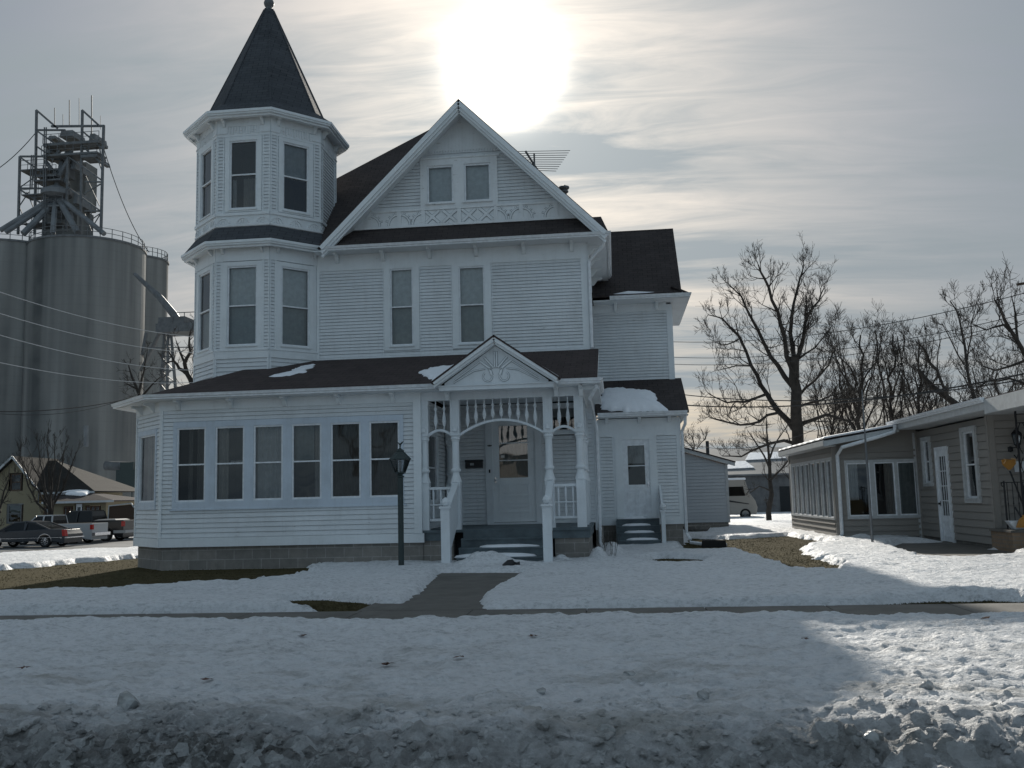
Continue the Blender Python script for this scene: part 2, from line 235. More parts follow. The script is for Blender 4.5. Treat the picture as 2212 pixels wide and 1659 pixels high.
# ------------------------------------------------------------------ object helpers
def tag(o, label=None, cat=None, group=None, kind=None):
    if label: o['label'] = label
    if cat: o['category'] = cat
    if group: o['group'] = group
    if kind: o['kind'] = kind
    return o
ORG = {}
def empty(name, loc, label=None, cat=None, group=None):
    o = bpy.data.objects.new(name, None); SC.collection.objects.link(o); o.location = loc; o.empty_display_size = .2
    ORG[o.name] = Vector(loc); return tag(o, label, cat, group)
def rootloc(p):
    while p.parent: p = p.parent
    return Vector(p.location)
class MB:
    def __init__(s): s.v = []; s.f = []
    def face(s, pts):
        n = len(s.v); s.v += [tuple(p) for p in pts]; s.f.append(tuple(range(n, n+len(pts))))
    def hexa(s, a, b):          # two matching rings of points
        n = len(s.v); k = len(a); s.v += [tuple(p) for p in a]+[tuple(p) for p in b]
        s.f.append(tuple(range(n+k-1, n-1, -1))); s.f.append(tuple(range(n+k, n+2*k)))
        for i in range(k):
            j = (i+1) % k; s.f.append((n+i, n+j, n+k+j, n+k+i))
    def box(s, x0, x1, y0, y1, z0, z1):
        s.hexa([(x0, y0, z0), (x1, y0, z0), (x1, y1, z0), (x0, y1, z0)], [(x0, y0, z1), (x1, y0, z1), (x1, y1, z1), (x0, y1, z1)])
    def slab(s, pts, t):        # polygon thickened downwards along its normal
        P = [Vector(p) for p in pts]; n = (P[1]-P[0]).cross(P[2]-P[0]).normalized()
        if n.z < 0: n = -n
        s.hexa([p-n*t for p in P], P)
    def bar(s, a, b, w, h=None):
        a, b = Vector(a), Vector(b); h = h or w; d = (b-a).normalized(); up_ = Vector((0, 0, 1)) if abs(d.z) < .95 else Vector((0, 1, 0))
        x = d.cross(up_).normalized()*w/2; y = x.normalized().cross(d)*h/2
        s.hexa([a-x-y, a+x-y, a+x+y, a-x+y], [b-x-y, b+x-y, b+x+y, b-x+y])
    def tube(s, pts, rad, n=8, cap=True):
        pts = [Vector(p) for p in pts]; rad = rad if isinstance(rad, (list, tuple)) else [rad]*len(pts)
        base = len(s.v); prev = None
        for i, p in enumerate(pts):
            d = (pts[min(i+1, len(pts)-1)]-pts[max(i-1, 0)]).normalized()
            if prev is None: x = d.orthogonal().normalized()
            else:
                x = prev-d*prev.dot(d); x = x.normalized() if x.length > 1e-6 else d.orthogonal().normalized()
            prev = x; y = d.cross(x)
            for k in range(n):
                a = 2*math.pi*k/n; s.v.append(tuple(p+(x*math.cos(a)+y*math.sin(a))*rad[i]))
        for i in range(len(pts)-1):
            for k in range(n):
                a = base+i*n+k; b = base+i*n+(k+1) % n; s.f.append((a, b, b+n, a+n))
        if cap:
            s.f.append(tuple(base+k for k in range(n-1, -1, -1))); e = base+(len(pts)-1)*n; s.f.append(tuple(e+k for k in range(n)))
    def lathe(s, c, prof, n=12, sx=1.0, sy=1.0, rot=0.0):   # prof = [(r,z)...]
        base = len(s.v)
        for r, z in prof:
            for k in range(n):
                a = 2*math.pi*k/n+rot; s.v.append((c[0]+r*sx*math.cos(a), c[1]+r*sy*math.sin(a), c[2]+z))
        for i in range(len(prof)-1):
            for k in range(n):
                a = base+i*n+k; b = base+i*n+(k+1) % n; s.f.append((a, b, b+n, a+n))
        s.f.append(tuple(base+k for k in range(n-1, -1, -1))); e = base+(len(prof)-1)*n; s.f.append(tuple(e+k for k in range(n)))
    def build(s, name, mat, parent=None, smooth=False, bev=0.0):
        me = bpy.data.meshes.new(name); off = rootloc(parent) if parent else Vector((0, 0, 0))
        me.from_pydata([(a-off.x, b-off.y, c-off.z) for a, b, c in s.v], [], s.f); me.update()
        me.materials.append(MAT[mat]); o = bpy.data.objects.new(name, me); SC.collection.objects.link(o)
        if smooth:
            me.polygons.foreach_set('use_smooth', [True]*len(me.polygons))
        if bev:
            b = o.modifiers.new('bevel', 'BEVEL'); b.width = bev; b.segments = 2; b.limit_method = 'ANGLE'
        if parent: o.parent = parent
        return o
    def split(s, name, mat, parent=None, gap=.03):      # one object per cluster of touching pieces
        par = list(range(len(s.v)))
        def fd_(i):
            while par[i] != i: par[i] = par[par[i]]; i = par[i]
            return i
        for f in s.f:
            a = fd_(f[0])
            for q in f[1:]: par[fd_(q)] = a
        comp = {}
        for f in s.f: comp.setdefault(fd_(f[0]), []).append(f)
        items = []
        for fs in comp.values():
            P = np.array([s.v[i] for f in fs for i in f]); items.append([P.min(0)-gap, P.max(0)+gap, fs])
        ch = True
        while ch:
            ch = False; out = []
            for it in items:
                for o in out:
                    if (it[0] <= o[1]).all() and (o[0] <= it[1]).all(): o[0] = np.minimum(o[0], it[0]); o[1] = np.maximum(o[1], it[1]); o[2] = o[2]+it[2]; ch = True; break
                else: out.append(it)
            items = out
        for it in items:
            m = MB()
            for f in it[2]: m.face([s.v[i] for i in f])
            m.build(name, mat, parent)
    def root(s, name, mat, origin, label, cat, group=None, kind=None, smooth=False, bev=0.0):
        s.v = [(a-origin[0], b-origin[1], c-origin[2]) for a, b, c in s.v]
        o = s.build(name, mat, None, smooth, bev); o.location = origin
        return tag(o, label, cat, group, kind)
class Wall:     # a vertical plane: s runs along it, d is how far something stands out
    def __init__(w, x, y, ux, uy):
        L = math.hypot(ux, uy); w.o = (x, y); w.u = (ux/L, uy/L); w.n = (uy/L, -ux/L)
    def p(w, s, z, d=0.0):
        return (w.o[0]+w.u[0]*s+w.n[0]*d, w.o[1]+w.u[1]*s+w.n[1]*d, z)
    def box(w, mb, a, b, z0, z1, d0, d1):
        mb.hexa([w.p(a, z0, d1), w.p(b, z0, d1), w.p(b, z0, d0), w.p(a, z0, d0)], [w.p(a, z1, d1), w.p(b, z1, d1), w.p(b, z1, d0), w.p(a, z1, d0)])
    def poly(w, mb, pts, d0, d1):
        mb.hexa([w.p(a, z, d0) for a, z in pts], [w.p(a, z, d1) for a, z in pts])
    def bar(w, mb, a, b, wd, d0, d1):
        (a0, z0), (a1, z1) = a, b; L = math.hypot(a1-a0, z1-z0); nx, nz = -(z1-z0)/L*wd/2, (a1-a0)/L*wd/2
        w.poly(mb, [(a0-nx, z0-nz), (a1-nx, z1-nz), (a1+nx, z1+nz), (a0+nx, z0+nz)], d0, d1)
    def arc(w, mb, c, r, a0, a1, wd, d0, d1, n=10):
        for i in range(n):
            t0 = a0+(a1-a0)*i/n; t1 = a0+(a1-a0)*(i+1)/n
            w.poly(mb, [(c[0]+(r-wd/2)*math.cos(t0), c[1]+(r-wd/2)*math.sin(t0)), (c[0]+(r-wd/2)*math.cos(t1), c[1]+(r-wd/2)*math.sin(t1)),
                        (c[0]+(r+wd/2)*math.cos(t1), c[1]+(r+wd/2)*math.sin(t1)), (c[0]+(r+wd/2)*math.cos(t0), c[1]+(r+wd/2)*math.sin(t0))], d0, d1)
def siding(mb, w, s0, s1, z0, z1, openings=(), row=.1, t=.019, d=0.0):
    f0 = s0 if callable(s0) else (lambda z: s0); f1 = s1 if callable(s1) else (lambda z: s1)
    n = max(1, round((z1-z0)/row)); row = (z1-z0)/n
    rs = random.Random(int(z0*100+w.o[0]*7))
    for i in range(n):
        za, zb = z0+i*row, z0+(i+1)*row; cuts = sorted({za, zb} | {z for o in openings for z in o[2:4] if za+.004 < z < zb-.004})
        for ca, cb_ in zip(cuts, cuts[1:]):
            zm = (ca+cb_)/2; iv = sorted((o[0], o[1]) for o in openings if o[2] < zm < o[3])
            edges = []; pos = None
            segs = []; cur = ('L', None)
            for a, b in iv:
                segs.append((cur, ('V', a))); cur = ('V', b)
            segs.append((cur, ('R', None)))
            def X(e, z): return f0(z) if e[0] == 'L' else f1(z) if e[0] == 'R' else e[1]
            for ea, eb in segs:
                a0, a1, b0, b1 = X(ea, ca), X(ea, cb_), X(eb, ca), X(eb, cb_)
                if b0-a0 < .01 or b1-a1 < -.02: continue
                b1 = max(b1, a1)
                wob = rs.uniform(-.002, .003)
                da = d+t*(1-(ca-za)/row)+wob; db = d+t*(1-(cb_-za)/row)
                g_ = min(.008, row*.1) if ca == za else 0
                mb.face([w.p(a0, ca+g_, da), w.p(b0, ca+g_, da), w.p(b1, cb_, db), w.p(a1, cb_, db)])
                mb.face([w.p(a0, ca+g_, d-.03), w.p(b0, ca+g_, d-.03), w.p(b0, ca+g_, da), w.p(a0, ca+g_, da)])
                mb.face([w.p(a0, ca, d-.03), w.p(b0, ca, d-.03), w.p(b1, cb_, d-.03), w.p(a1, cb_, d-.03)])

# ------------------------------------------------------------------ Victorian house (setting first: its walls and roofs)
FY, MY, EY, WY = 21.5, 25.0, 28.0, 30.0       # sunroom front, main wall, side entry, rear wing
house = empty('victorian_house', (-5.5, MY, 0), 'large white clapboard Victorian house with corner turret, front gable and enclosed sunroom', 'house')
F = Wall(0, FY, 1, 0); G = Wall(0, MY, 1, 0); E_ = Wall(0, EY, 1, 0); WG = Wall(0, WY, 1, 0)
interior = MB()
def curtain_mesh(w, a, b, z0, z1, d, amp=.02, per=.11):
    m = MB(); n = max(8, int((b-a)/.02)); rs = random.Random(int(a*91+z0*17)); ph = rs.random()*6
    P = []
    for i in range(n+1):
        s = a+(b-a)*i/n; P.append((s, d+amp*math.sin(s/per*2*math.pi+ph+.8*math.sin(s*5))))
    for i in range(n):
        m.face([w.p(P[i][0], z0, P[i][1]), w.p(P[i+1][0], z0, P[i+1][1]), w.p(P[i+1][0], z1, P[i+1][1]), w.p(P[i][0], z1, P[i][1])])
    return m
def window(w, a, b, z0, z1, cw=.0, head=.0, sill=.0, cur=(), rail=True, frame=.045, glass='glass', mat='trimwhite', deep=.55, parent=None, fr_mat=None, off=0.0, muntin=()):
    parent = parent or house; m = MB()
    if cw:
        w.box(m, a-cw, a, z0-sill, z1+head, -.02, .04+off); w.box(m, b, b+cw, z0-sill, z1+head, -.02, .04+off)
        w.box(m, a, b, z1, z1+head, -.02, .038+off)
        if sill: w.box(m, a, b, z0-sill, z0, -.02, .038+off); w.box(m, a-.02, b+.02, z0-.035, z0+.005, -.018, .07+off)
    fo = m.build('window', mat, parent)
    s = MB(); f = frame
    w.box(s, a, a+f, z0, z1, -.05, .012); w.box(s, b-f, b, z0, z1, -.05, .012); w.box(s, a+f, b-f, z0, z0+f*1.1, -.05, .01); w.box(s, a+f, b-f, z1-f, z1, -.05, .01)
    if rail: zm = (z0+z1)/2; w.box(s, a+f, b-f, zm-f*.42, zm+f*.42, -.05, .016)
    for mu in muntin:
        if mu[0] == 'v': w.box(s, mu[1]-.012, mu[1]+.012, mu[2], mu[3], -.04, .008)
        else: w.box(s, mu[2], mu[3], mu[1]-.012, mu[1]+.012, -.04, .006)
    s.build('sash', fr_mat or 'vinyl', fo)
    g = MB(); g.face([w.p(a+f*.6, z0+.02, -.03), w.p(b-f*.6, z0+.02, -.03), w.p(b-f*.6, z1-.02, -.03), w.p(a+f*.6, z1-.02, -.03)]); g.build('pane', glass, fo)
    A, B, Z0, Z1 = a-.0, b+.0, z0, z1
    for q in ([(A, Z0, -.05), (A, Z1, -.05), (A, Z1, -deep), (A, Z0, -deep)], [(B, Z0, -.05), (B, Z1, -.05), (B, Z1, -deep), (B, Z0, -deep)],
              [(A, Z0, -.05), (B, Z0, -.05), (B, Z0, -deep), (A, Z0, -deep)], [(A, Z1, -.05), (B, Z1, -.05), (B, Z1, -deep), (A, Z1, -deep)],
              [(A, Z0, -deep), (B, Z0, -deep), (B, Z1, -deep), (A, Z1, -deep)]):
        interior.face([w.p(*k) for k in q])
    for i, (mt, fa, fb, ga, gb) in enumerate(cur):      # fractions of width and of height
        cm = curtain_mesh(w, a+(b-a)*fa, a+(b-a)*fb, z0+(z1-z0)*ga, z0+(z1-z0)*gb, -.12-.05*i, .002 if mt in ('shade', 'screen') else .022)
        cm.build('blind' if mt in ('shade', 'screen') else 'curtain', mt, fo)
    return (a-cw, b+cw, z0-sill, z1+head)

def bracket(w, mb, s, ztop, depth=.30, h=.22, wd=.09):
    pts = [(0, ztop), (depth, ztop), (depth, ztop-.05), (depth*.55, ztop-.09), (depth*.35, ztop-h*.8), (depth*.22, ztop-h), (0, ztop-h)]
    mb.hexa([w.p(s-wd/2, z, d) for d, z in pts], [w.p(s+wd/2, z, d) for d, z in pts])
def gutter(mb, pts, h=.11, wd=.12):      # K-profile trough swept along an eave: pts run along the outer edge, exterior to the right
    prof = [(0, 0), (.0, h*.30), (wd*.25, h*.45), (wd*.35, h*.8), (wd*.45, h), (-wd*.6, h), (-wd*.6, 0)]
    n = len(pts); rings = []
    for i, p in enumerate(pts):
        d0 = Vector(pts[i])-Vector(pts[i-1]) if i else Vector(pts[1])-Vector(pts[0]); d1 = Vector(pts[i+1])-Vector(pts[i]) if i < n-1 else d0
        a = Vector((d0.y, -d0.x, 0)).normalized(); b = Vector((d1.y, -d1.x, 0)).normalized(); m_ = (a+b).normalized(); m_ /= max(.3, m_.dot(a))
        rings.append([(p[0]+m_.x*q, p[1]+m_.y*q, p[2]+z) for q, z in prof])
    for i in range(n-1): mb.hexa(rings[i], rings[i+1])

# --- sunroom
sr_w = [(-9.99, 'a'), (-9.04, 'b'), (-8.10, 'c'), (-7.17, 'd'), (-6.23, 'e'), (-5.31, 'f')]
curs = {'a': [('curtain', .62, .98, 0, 1), ('curtain', .30, .45, 0, 1)], 'b': [('curtain', .0, .40, .0, 1), ('sheer', .42, 1, .5, .54)], 'c': [('sheer', 0, .95, 0, 1)], 'd': [('screen', .0, .7, .52, 1), ('curtain', .7, 1, 0, 1)], 'e': [('curtain', 0, 1, 0, 1)], 'f': [('curtain', 0, 1, 0, 1)]}
for x, k in sr_w: window(F, x-.36, x+.36, 1.58, 3.34, cur=curs[k], frame=.042, off=.01, deep=1.2, glass='screenglass' if k in 'aef' else 'glass')
sw = MB()
siding(sw, F, -10.75, -4.51, .74, 1.42, row=.105); siding(sw, F, -10.75, -4.51, 3.48, 3.76, row=.095)
siding(sw, F, -10.75, -10.44, 1.42, 3.48, row=.1); siding(sw, F, -4.86, -4.62, 1.42, 3.48, row=.1)
CH = Wall(-12.03, 22.78, 1, -1)    # chamfered corner; s runs from the back edge to the front corner
CL = 1.81
siding(sw, CH, .06, CL, .74, 1.42, row=.105); siding(sw, CH, .06, CL, 3.36, 3.76, row=.1)
siding(sw, CH, .06, .16, 1.42, 3.36, row=.1); siding(sw, CH, CL-.28, CL-.04, 1.42, 3.36, row=.1)
LS = Wall(-12.03, 30, 0, -1); siding(sw, LS, 0, 7.22, .74, 3.76, row=.105)
RS = Wall(-4.51, FY, 0, 1); siding(sw, RS, 0.0, 3.5, .74, 3.9, openings=[(.9, 2.3, 1.35, 3.2)], row=.1)
sw.build('wall', 'white', house)
window(CH, .28, CL-.36, 1.60, 3.24, cw=.0, cur=[('curtain', .55, .7, .0, 1), ('curtain', .05, .25, 0, 1), ('sheer', .3, .6, .5, .95)], rail=False, frame=.04, deep=1.1)
window(RS, 1.0, 2.2, 1.45, 3.1, cw=.1, head=.1, sill=.1, cur=[('curtain', 0, .4, 0, 1)], deep=.5)
tr = MB()
zt0, zt1 = 1.42, 3.48
F.box(tr, -10.44, -4.86, 3.34, zt1, -.01, .034); F.box(tr, -10.44, -4.86, zt0, 1.58, -.01, .034); F.box(tr, -10.5, -4.8, zt0-.04, zt0, -.01, .05)
xs = [-10.44]+[v for x, _ in sr_w for v in (x-.36, x+.36)]+[-4.86]
for a, b in zip(xs[::2], xs[1::2]): F.box(tr, a, b, 1.58, 3.34, -.01, .031)
CH.box(tr, .16, CL-.28, 3.24, 3.36, -.01, .034); CH.box(tr, .16, CL-.28, 1.42, 1.60, -.01, .034); CH.box(tr, .16, .28, 1.60, 3.24, -.01, .031); CH.box(tr, CL-.36, CL-.28, 1.60, 3.24, -.01, .031)
tr.build('window_trim', 'bluewhite', house)
tb = MB()
F.box(tb, -10.75, -4.40, .53, .74, -.05, .03); CH.box(tb, 0, CL+.012, .53, .74, -.05, .028); LS.box(tb, 0, 7.25, .53, .74, -.05, .03)
F.box(tb, -4.62, -4.44, .742, 3.98, -.05, .045); F.box(tb, -10.8, -4.62, 3.76, 3.98, -.02, .03); CH.box(tb, 0, CL+.01, 3.76, 3.98, -.02, .028); LS.box(tb, 0, 7.25, 3.76, 3.98, -.02, .03)
F.box(tb, -10.765, -10.70, .742, 3.76, -.01, .032); CH.box(tb, CL-.05, CL+.01, .742, 3.76, -.01, .034); CH.box(tb, 0, .06, .742, 3.76, -.01, .034)
tb.split('trim_board', 'trimwhite', house)
# porch and sunroom soffit
so_ = MB(); z = 3.98
so_.hexa([(-.38, 21.1, z), (-10.93, 21.1, z), (-12.6, 22.77, z), (-12.6, 30, z), (-12.0, 30, z), (-12.0, 22.7, z), (-10.72, 21.56, z), (-.38, 21.56, z)],
         [(-.38, 21.1, z+.03), (-10.93, 21.1, z+.03), (-12.6, 22.77, z+.03), (-12.6, 30, z+.03), (-12.0, 30, z+.03), (-12.0, 22.7, z+.03), (-10.72, 21.56, z+.03), (-.38, 21.56, z+.03)])
so_.build('soffit', 'porchwhite', house)
gt = MB()
gutter(gt, [(-12.68, 30, 4.0), (-12.68, 22.74, 4.0), (-10.96, 21.02, 4.0), (-3.86, 21.02, 4.0)]); gutter(gt, [(-1.32, 21.02, 4.0), (-.26, 21.02, 4.0), (-.26, 23.6, 4.0)])
gt.split('gutter', 'vinyl', house)
bk = MB()
for k in range(8): bracket(F, bk, -10.3+.98*k*1.33, 3.985) if -10.3+1.303*k < -4.3 else None
for s in (-3.80, -1.28, -.72): bracket(F, bk, s, 3.985)
for s in (.45, 1.35): bracket(CH, bk, s, 3.985)
bk.split('bracket', 'trimwhite', house, 0)
# foundation
fd = MB(); fd.box(-10.70, -4.45, 21.56, 21.8, -.4, .529); fd.hexa([(-10.70, 21.56, -.4), (-11.97, 22.83, -.4), (-11.8, 23, -.4), (-10.6, 21.8, -.4)], [(-10.70, 21.56, .529), (-11.97, 22.83, .529), (-11.8, 23, .529), (-10.6, 21.8, .529)])
fd.box(-11.97, -11.7, 22.83, 30, -.4, .529); fd.box(-4.45, -3.75, 21.60, 21.85, -.4, .56); fd.box(-1.42, -.66, 21.60, 21.85, -.4, .56); fd.box(-.86, -.66, 21.85, 25, -.4, .56); fd.box(-.56, -.4, 25, 28, -.4, .6)
fd.split('foundation', 'blocks', house)

# --- porch
dk = MB(); dk.box(-4.50, -.60, 21.52, 25.0, .74, .80); dk.box(-4.45, -3.72, 21.56, 21.62, .56, .74); dk.box(-1.46, -.62, 21.56, 21.62, .56, .74); dk.box(-.66, -.62, 21.62, 25, .56, .74)
dk.build('porch_deck', 'tealpaint', house)
steps = []
for k in range(4):
    y = 21.52-.33*(k+1); zt = .80-.19*(k+1); m = MB(); m.box(-3.50, -1.56, y-.03, y+.36, zt-.035, zt); m.box(-3.50, -1.56, y+.0, y+.02, zt-.19, zt-.036)
    m.build('step', 'tealpaint', house)
m = MB(); m.box(-3.50, -1.56, 21.50, 21.518, .57, .739); m.build('riser', 'tealpaint', house)
nw = MB()
def newel(mb, x, y, z0, z1, w=.19):
    mb.box(x-w/2, x+w/2, y-w/2, y+w/2, z0, z1); mb.box(x-w/2-.03, x+w/2+.03, y-w/2-.03, y+w/2+.03, z1, z1+.045); mb.lathe((x, y, z1+.045), [(.03, 0), (.075, .03), (.095, .09), (.075, .15), (.02, .19)], 12)
for x in (-3.66, -1.48):
    m = MB(); newel(m, x, 20.2, -.1, 1.30); m.build('newel_post', 'porchwhite', house)
    m = MB(); m.hexa([(x-.04, 20.28, .25), (x-.04, 21.52, .95), (x-.04, 21.52, 1.80), (x-.04, 20.28, 1.26)], [(x+.04, 20.28, .25), (x+.04, 21.52, .95), (x+.04, 21.52, 1.80), (x+.04, 20.28, 1.26)])
    m.bar((x, 20.25, 1.28), (x, 21.54, 1.84), .14, .05); m.build('stair_rail', 'porchwhite', house)
def post(mb, x, y, z0=.80, z1=3.78):
    hw = .105
    mb.box(x-hw, x+hw, y-hw, y+hw, z0, 1.88); mb.box(x-hw, x+hw, y-hw, y+hw, 2.96, z1)
    for s in (-.06, .035): mb.box(x+s, x+s+.025, y-hw-.012, y-hw+.005, 3.15, z1)
    mb.lathe((x, y, 0), [(.135, 1.88), (.12, 1.93), (.085, 2.05), (.08, 2.10), (.10, 2.12), (.115, 2.14), (.115, 2.17), (.09, 2.20), (.085, 2.24), (.08, 2.80), (.095, 2.85), (.115, 2.88), (.10, 2.92), (.13, 2.965)], 14)
    mb.lathe((x, y-hw-.02, 3.09), [(.02, -.06), (.06, -.045), (.06, .045), (.02, .06)], 10, sy=.6)
for x, y in ((-4.39, 21.63), (-3.66, 21.63), (-1.5, 21.63), (-.79, 21.63), (-.79, 23.3), (-.79, 24.88), (-4.36, 24.88)):
    m = MB(); post(m, x, y); m.build('porch_post', 'porchwhite', house)
PW = Wall(0, 21.63, 1, 0)
bm_ = MB(); bm_.box(-4.50, -.68, 21.53, 21.73, 3.78, 3.979); bm_.box(-.88, -.68, 21.73, 25, 3.78, 3.979); bm_.build('porch_beam', 'porchwhite', house)
PS = Wall(-.79, 21.63, 0, 1)
ar = MB()
def arch(w, mb, a, b, zs, rise, wd=.055):
    n = 16; P = []
    for i in range(n+1):
        t = i/n; P.append((a+(b-a)*t, zs+rise*(1-(2*t-1)**2)))
    for p, q in zip(P, P[1:]): w.bar(mb, p, q, wd, -.04, .04)
arch(PW, ar, -4.285, -3.765, 2.98, .11); arch(PW, ar, -3.555, -1.605, 2.97, .32); arch(PW, ar, -1.395, -.895, 2.98, .11); arch(PS, ar, .1, 1.56, 2.98, .2); arch(PS, ar, 1.78, 3.15, 2.98, .2)
ar.build('arch_rail', 'porchwhite', house)
def spindle(x, y, zb, zt):
    m = MB(); h = zt-zb; pr = [(.012, 0), (.014, .10*h), (.03, .16*h), (.048, .28*h), (.04, .42*h), (.02, .60*h), (.022, .66*h), (.042, .72*h), (.022, .78*h), (.013, .84*h), (.013, h)]
    m.lathe((x, y, zb), pr, 10); m.build('spindle', 'porchwhite', house)
for i in range(9):
    x = -3.555+1.95*(i+.95)/9.9; t = (x+3.555)/1.95; spindle(x, 21.63, 2.97+.32*(1-(2*t-1)**2)+.025, 3.78)
for x in (-4.12, -3.92, -1.24, -1.04): spindle(x, 21.63, 3.10, 3.78)
def railing(a, b):
    m = MB(); PW.box(m, a, b, 1.72, 1.78, -.04, .04); PW.box(m, a, b, 1.00, 1.06, -.03, .03); PW.box(m, a, b, 1.36, 1.385, -.012, .012)
    n = 3
    for i in range(n):
        x = a+(b-a)*(i+.5)/n; m.lathe((x, 21.63, 1.06), [(.02, 0), (.028, .1), (.018, .28), (.026, .31), (.018, .34), (.028, .55), (.02, .66)], 8)
    m.build('railing', 'porchwhite', house)
railing(-4.285, -3.765); railing(-1.395, -.895)
# porch back wall, door
DA, DB = -3.24, -2.10
bw = MB(); siding(bw, G, -4.51, -.56, .80, 3.98, openings=[(-3.42, -1.93, .80, 3.70), (-1.82, -.80, 3.10, 3.98)], row=.1)
bw.build('porch_wall', 'white', house)
dt_ = MB(); G.box(dt_, -3.42, DA, .83, 3.56, -.02, .06); G.box(dt_, DB, -1.93, .83, 3.56, -.02, .06); G.box(dt_, -3.42, -1.93, 3.56, 3.70, -.02, .062); G.box(dt_, -3.40, -1.95, .80, .85, -.02, .12)
dt_.build('door_frame', 'porchwhite', house)
def paneldoor(w, a, b, z0, z1, glass, panels, mat='trimwhite', bars=(), name='door', knob='a', kmat='chrome', parent=None, d=.0, gl_='glass'):
    m = MB(); ga, gb, g0, g1 = glass
    w.box(m, a, ga, z0, z1, d-.04, d+.02); w.box(m, gb, b, z0, z1, d-.04, d+.02); w.box(m, ga, gb, z0, g0, d-.04, d+.018); w.box(m, ga, gb, g1, z1, d-.04, d+.018)
    for x0, x1, p0, p1 in panels:
        for q in ((x0, x1, p0, p0+.03), (x0, x1, p1-.03, p1), (x0, x0+.03, p0+.03, p1-.03), (x1-.03, x1, p0+.03, p1-.03)): w.box(m, *q, d+.015, d+.034)
    for bz in bars: w.box(m, ga, gb, bz-.014, bz+.014, d-.03, d+.015)
    o = m.build(name, mat, parent or house)
    g = MB(); g.face([w.p(ga, g0, d-.01), w.p(gb, g0, d-.01), w.p(gb, g1, d-.01), w.p(ga, g1, d-.01)]); g.build('pane', gl_, o)
    k = MB(); kx = a+.07 if knob == 'a' else b-.07; kz = z0+(z1-z0)*.41; w.box(k, kx-.02, kx+.02, kz-.07, kz+.07, d+.018, d+.028); k.lathe(w.p(kx, kz-.03, d+.06), [(.012, 0), (.03, .01), (.035, .03), (.03, .05), (.012, .06)], 10); k.build('handle', kmat, o)
    for q in ([(ga, g0), (gb, g0)], [(ga, g1), (gb, g1)], [(ga, g0), (ga, g1)], [(gb, g0), (gb, g1)]):
        (x0, zz0), (x1, zz1) = q; interior.face([w.p(x0, zz0, d-.03), w.p(x1, zz1, d-.03), w.p(x1, zz1, d-.5), w.p(x0, zz0, d-.5)])
    interior.face([w.p(ga, g0, d-.5), w.p(gb, g0, d-.5), w.p(gb, g1, d-.5), w.p(ga, g1, d-.5)])
    return o
dr = paneldoor(G, DA, DB, .86, 3.56, (-3.06, -2.30, 2.02, 3.40), [(-3.08, -2.28, 1.10, 1.28), (-3.08, -2.28, 1.34, 1.56), (-3.08, -2.28, 1.62, 1.86)], bars=(2.48, 2.94))
cm = curtain_mesh(G, -3.06, -2.30, 2.02, 3.40, -.12, .004); cm.build('curtain', 'screen', dr)
st = MB(); G.box(st, -3.02, -2.92, 2.55, 2.63, -.005, .002); st.build('sticker', 'paper', dr)
m = MB(); G.box(m, -3.34, -3.30, 2.16, 2.25, .06, .075); m.lathe(G.p(-3.30, 2.88, .09), [(.01, -.02), (.05, -.01), (.05, .01), (.01, .02)], 10, sx=1.2); m.build('doorbell', 'black', house)
window(G, -1.72, -.88, 3.20, 3.86, cw=.1, head=.1, sill=.08, rail=False, cur=[('shade', 0, 1, .6, 1)])
ceil = MB(); ceil.box(-4.5, -.70, 21.74, 25, 4.0, 4.02); ceil.build('porch_ceiling', 'porchwhite', house)

# porch roof
rf = MB(); zt, ze = 5.38, 4.10
A_, B_, C_, D_ = (-.33, 21.04, ze), (-10.95, 21.04, ze), (-12.64, 22.73, ze), (-12.64, 29.5, ze)
sl_ = (zt-ze)/(MY-21.04); o1 = 2.39/(2*.4142); Pp = (-10.95+o1*.4142, 21.04+o1, ze+sl_*o1)
B2 = (Pp[0]+(MY-21.04-o1), MY, zt)
rf.slab([A_, (-.33, MY, zt), B2, Pp, B_], .07); rf.slab([B_, Pp, C_], .07); rf.slab([C_, Pp, (B2[0], MY, zt), (B2[0], 29.5, zt), D_], .07)
rf.build('porch_roof', 'red_shingles', house)
m = MB(); PSr = Wall(-.36, 21.1, 0, 1); PSr.poly(m, [(0, 3.98), (3.9, 3.98), (3.9, 5.26), (0, 4.05)], -.35, -.31); PSr.poly(m, [(-.06, 4.02), (3.9, 5.30), (3.9, 5.14), (-.06, 3.98)], -.01, .03)
PSr.box(m, .3, 3.9, 3.9, 3.978, -.42, .06); m.build('porch_end_trim', 'trimwhite', house)
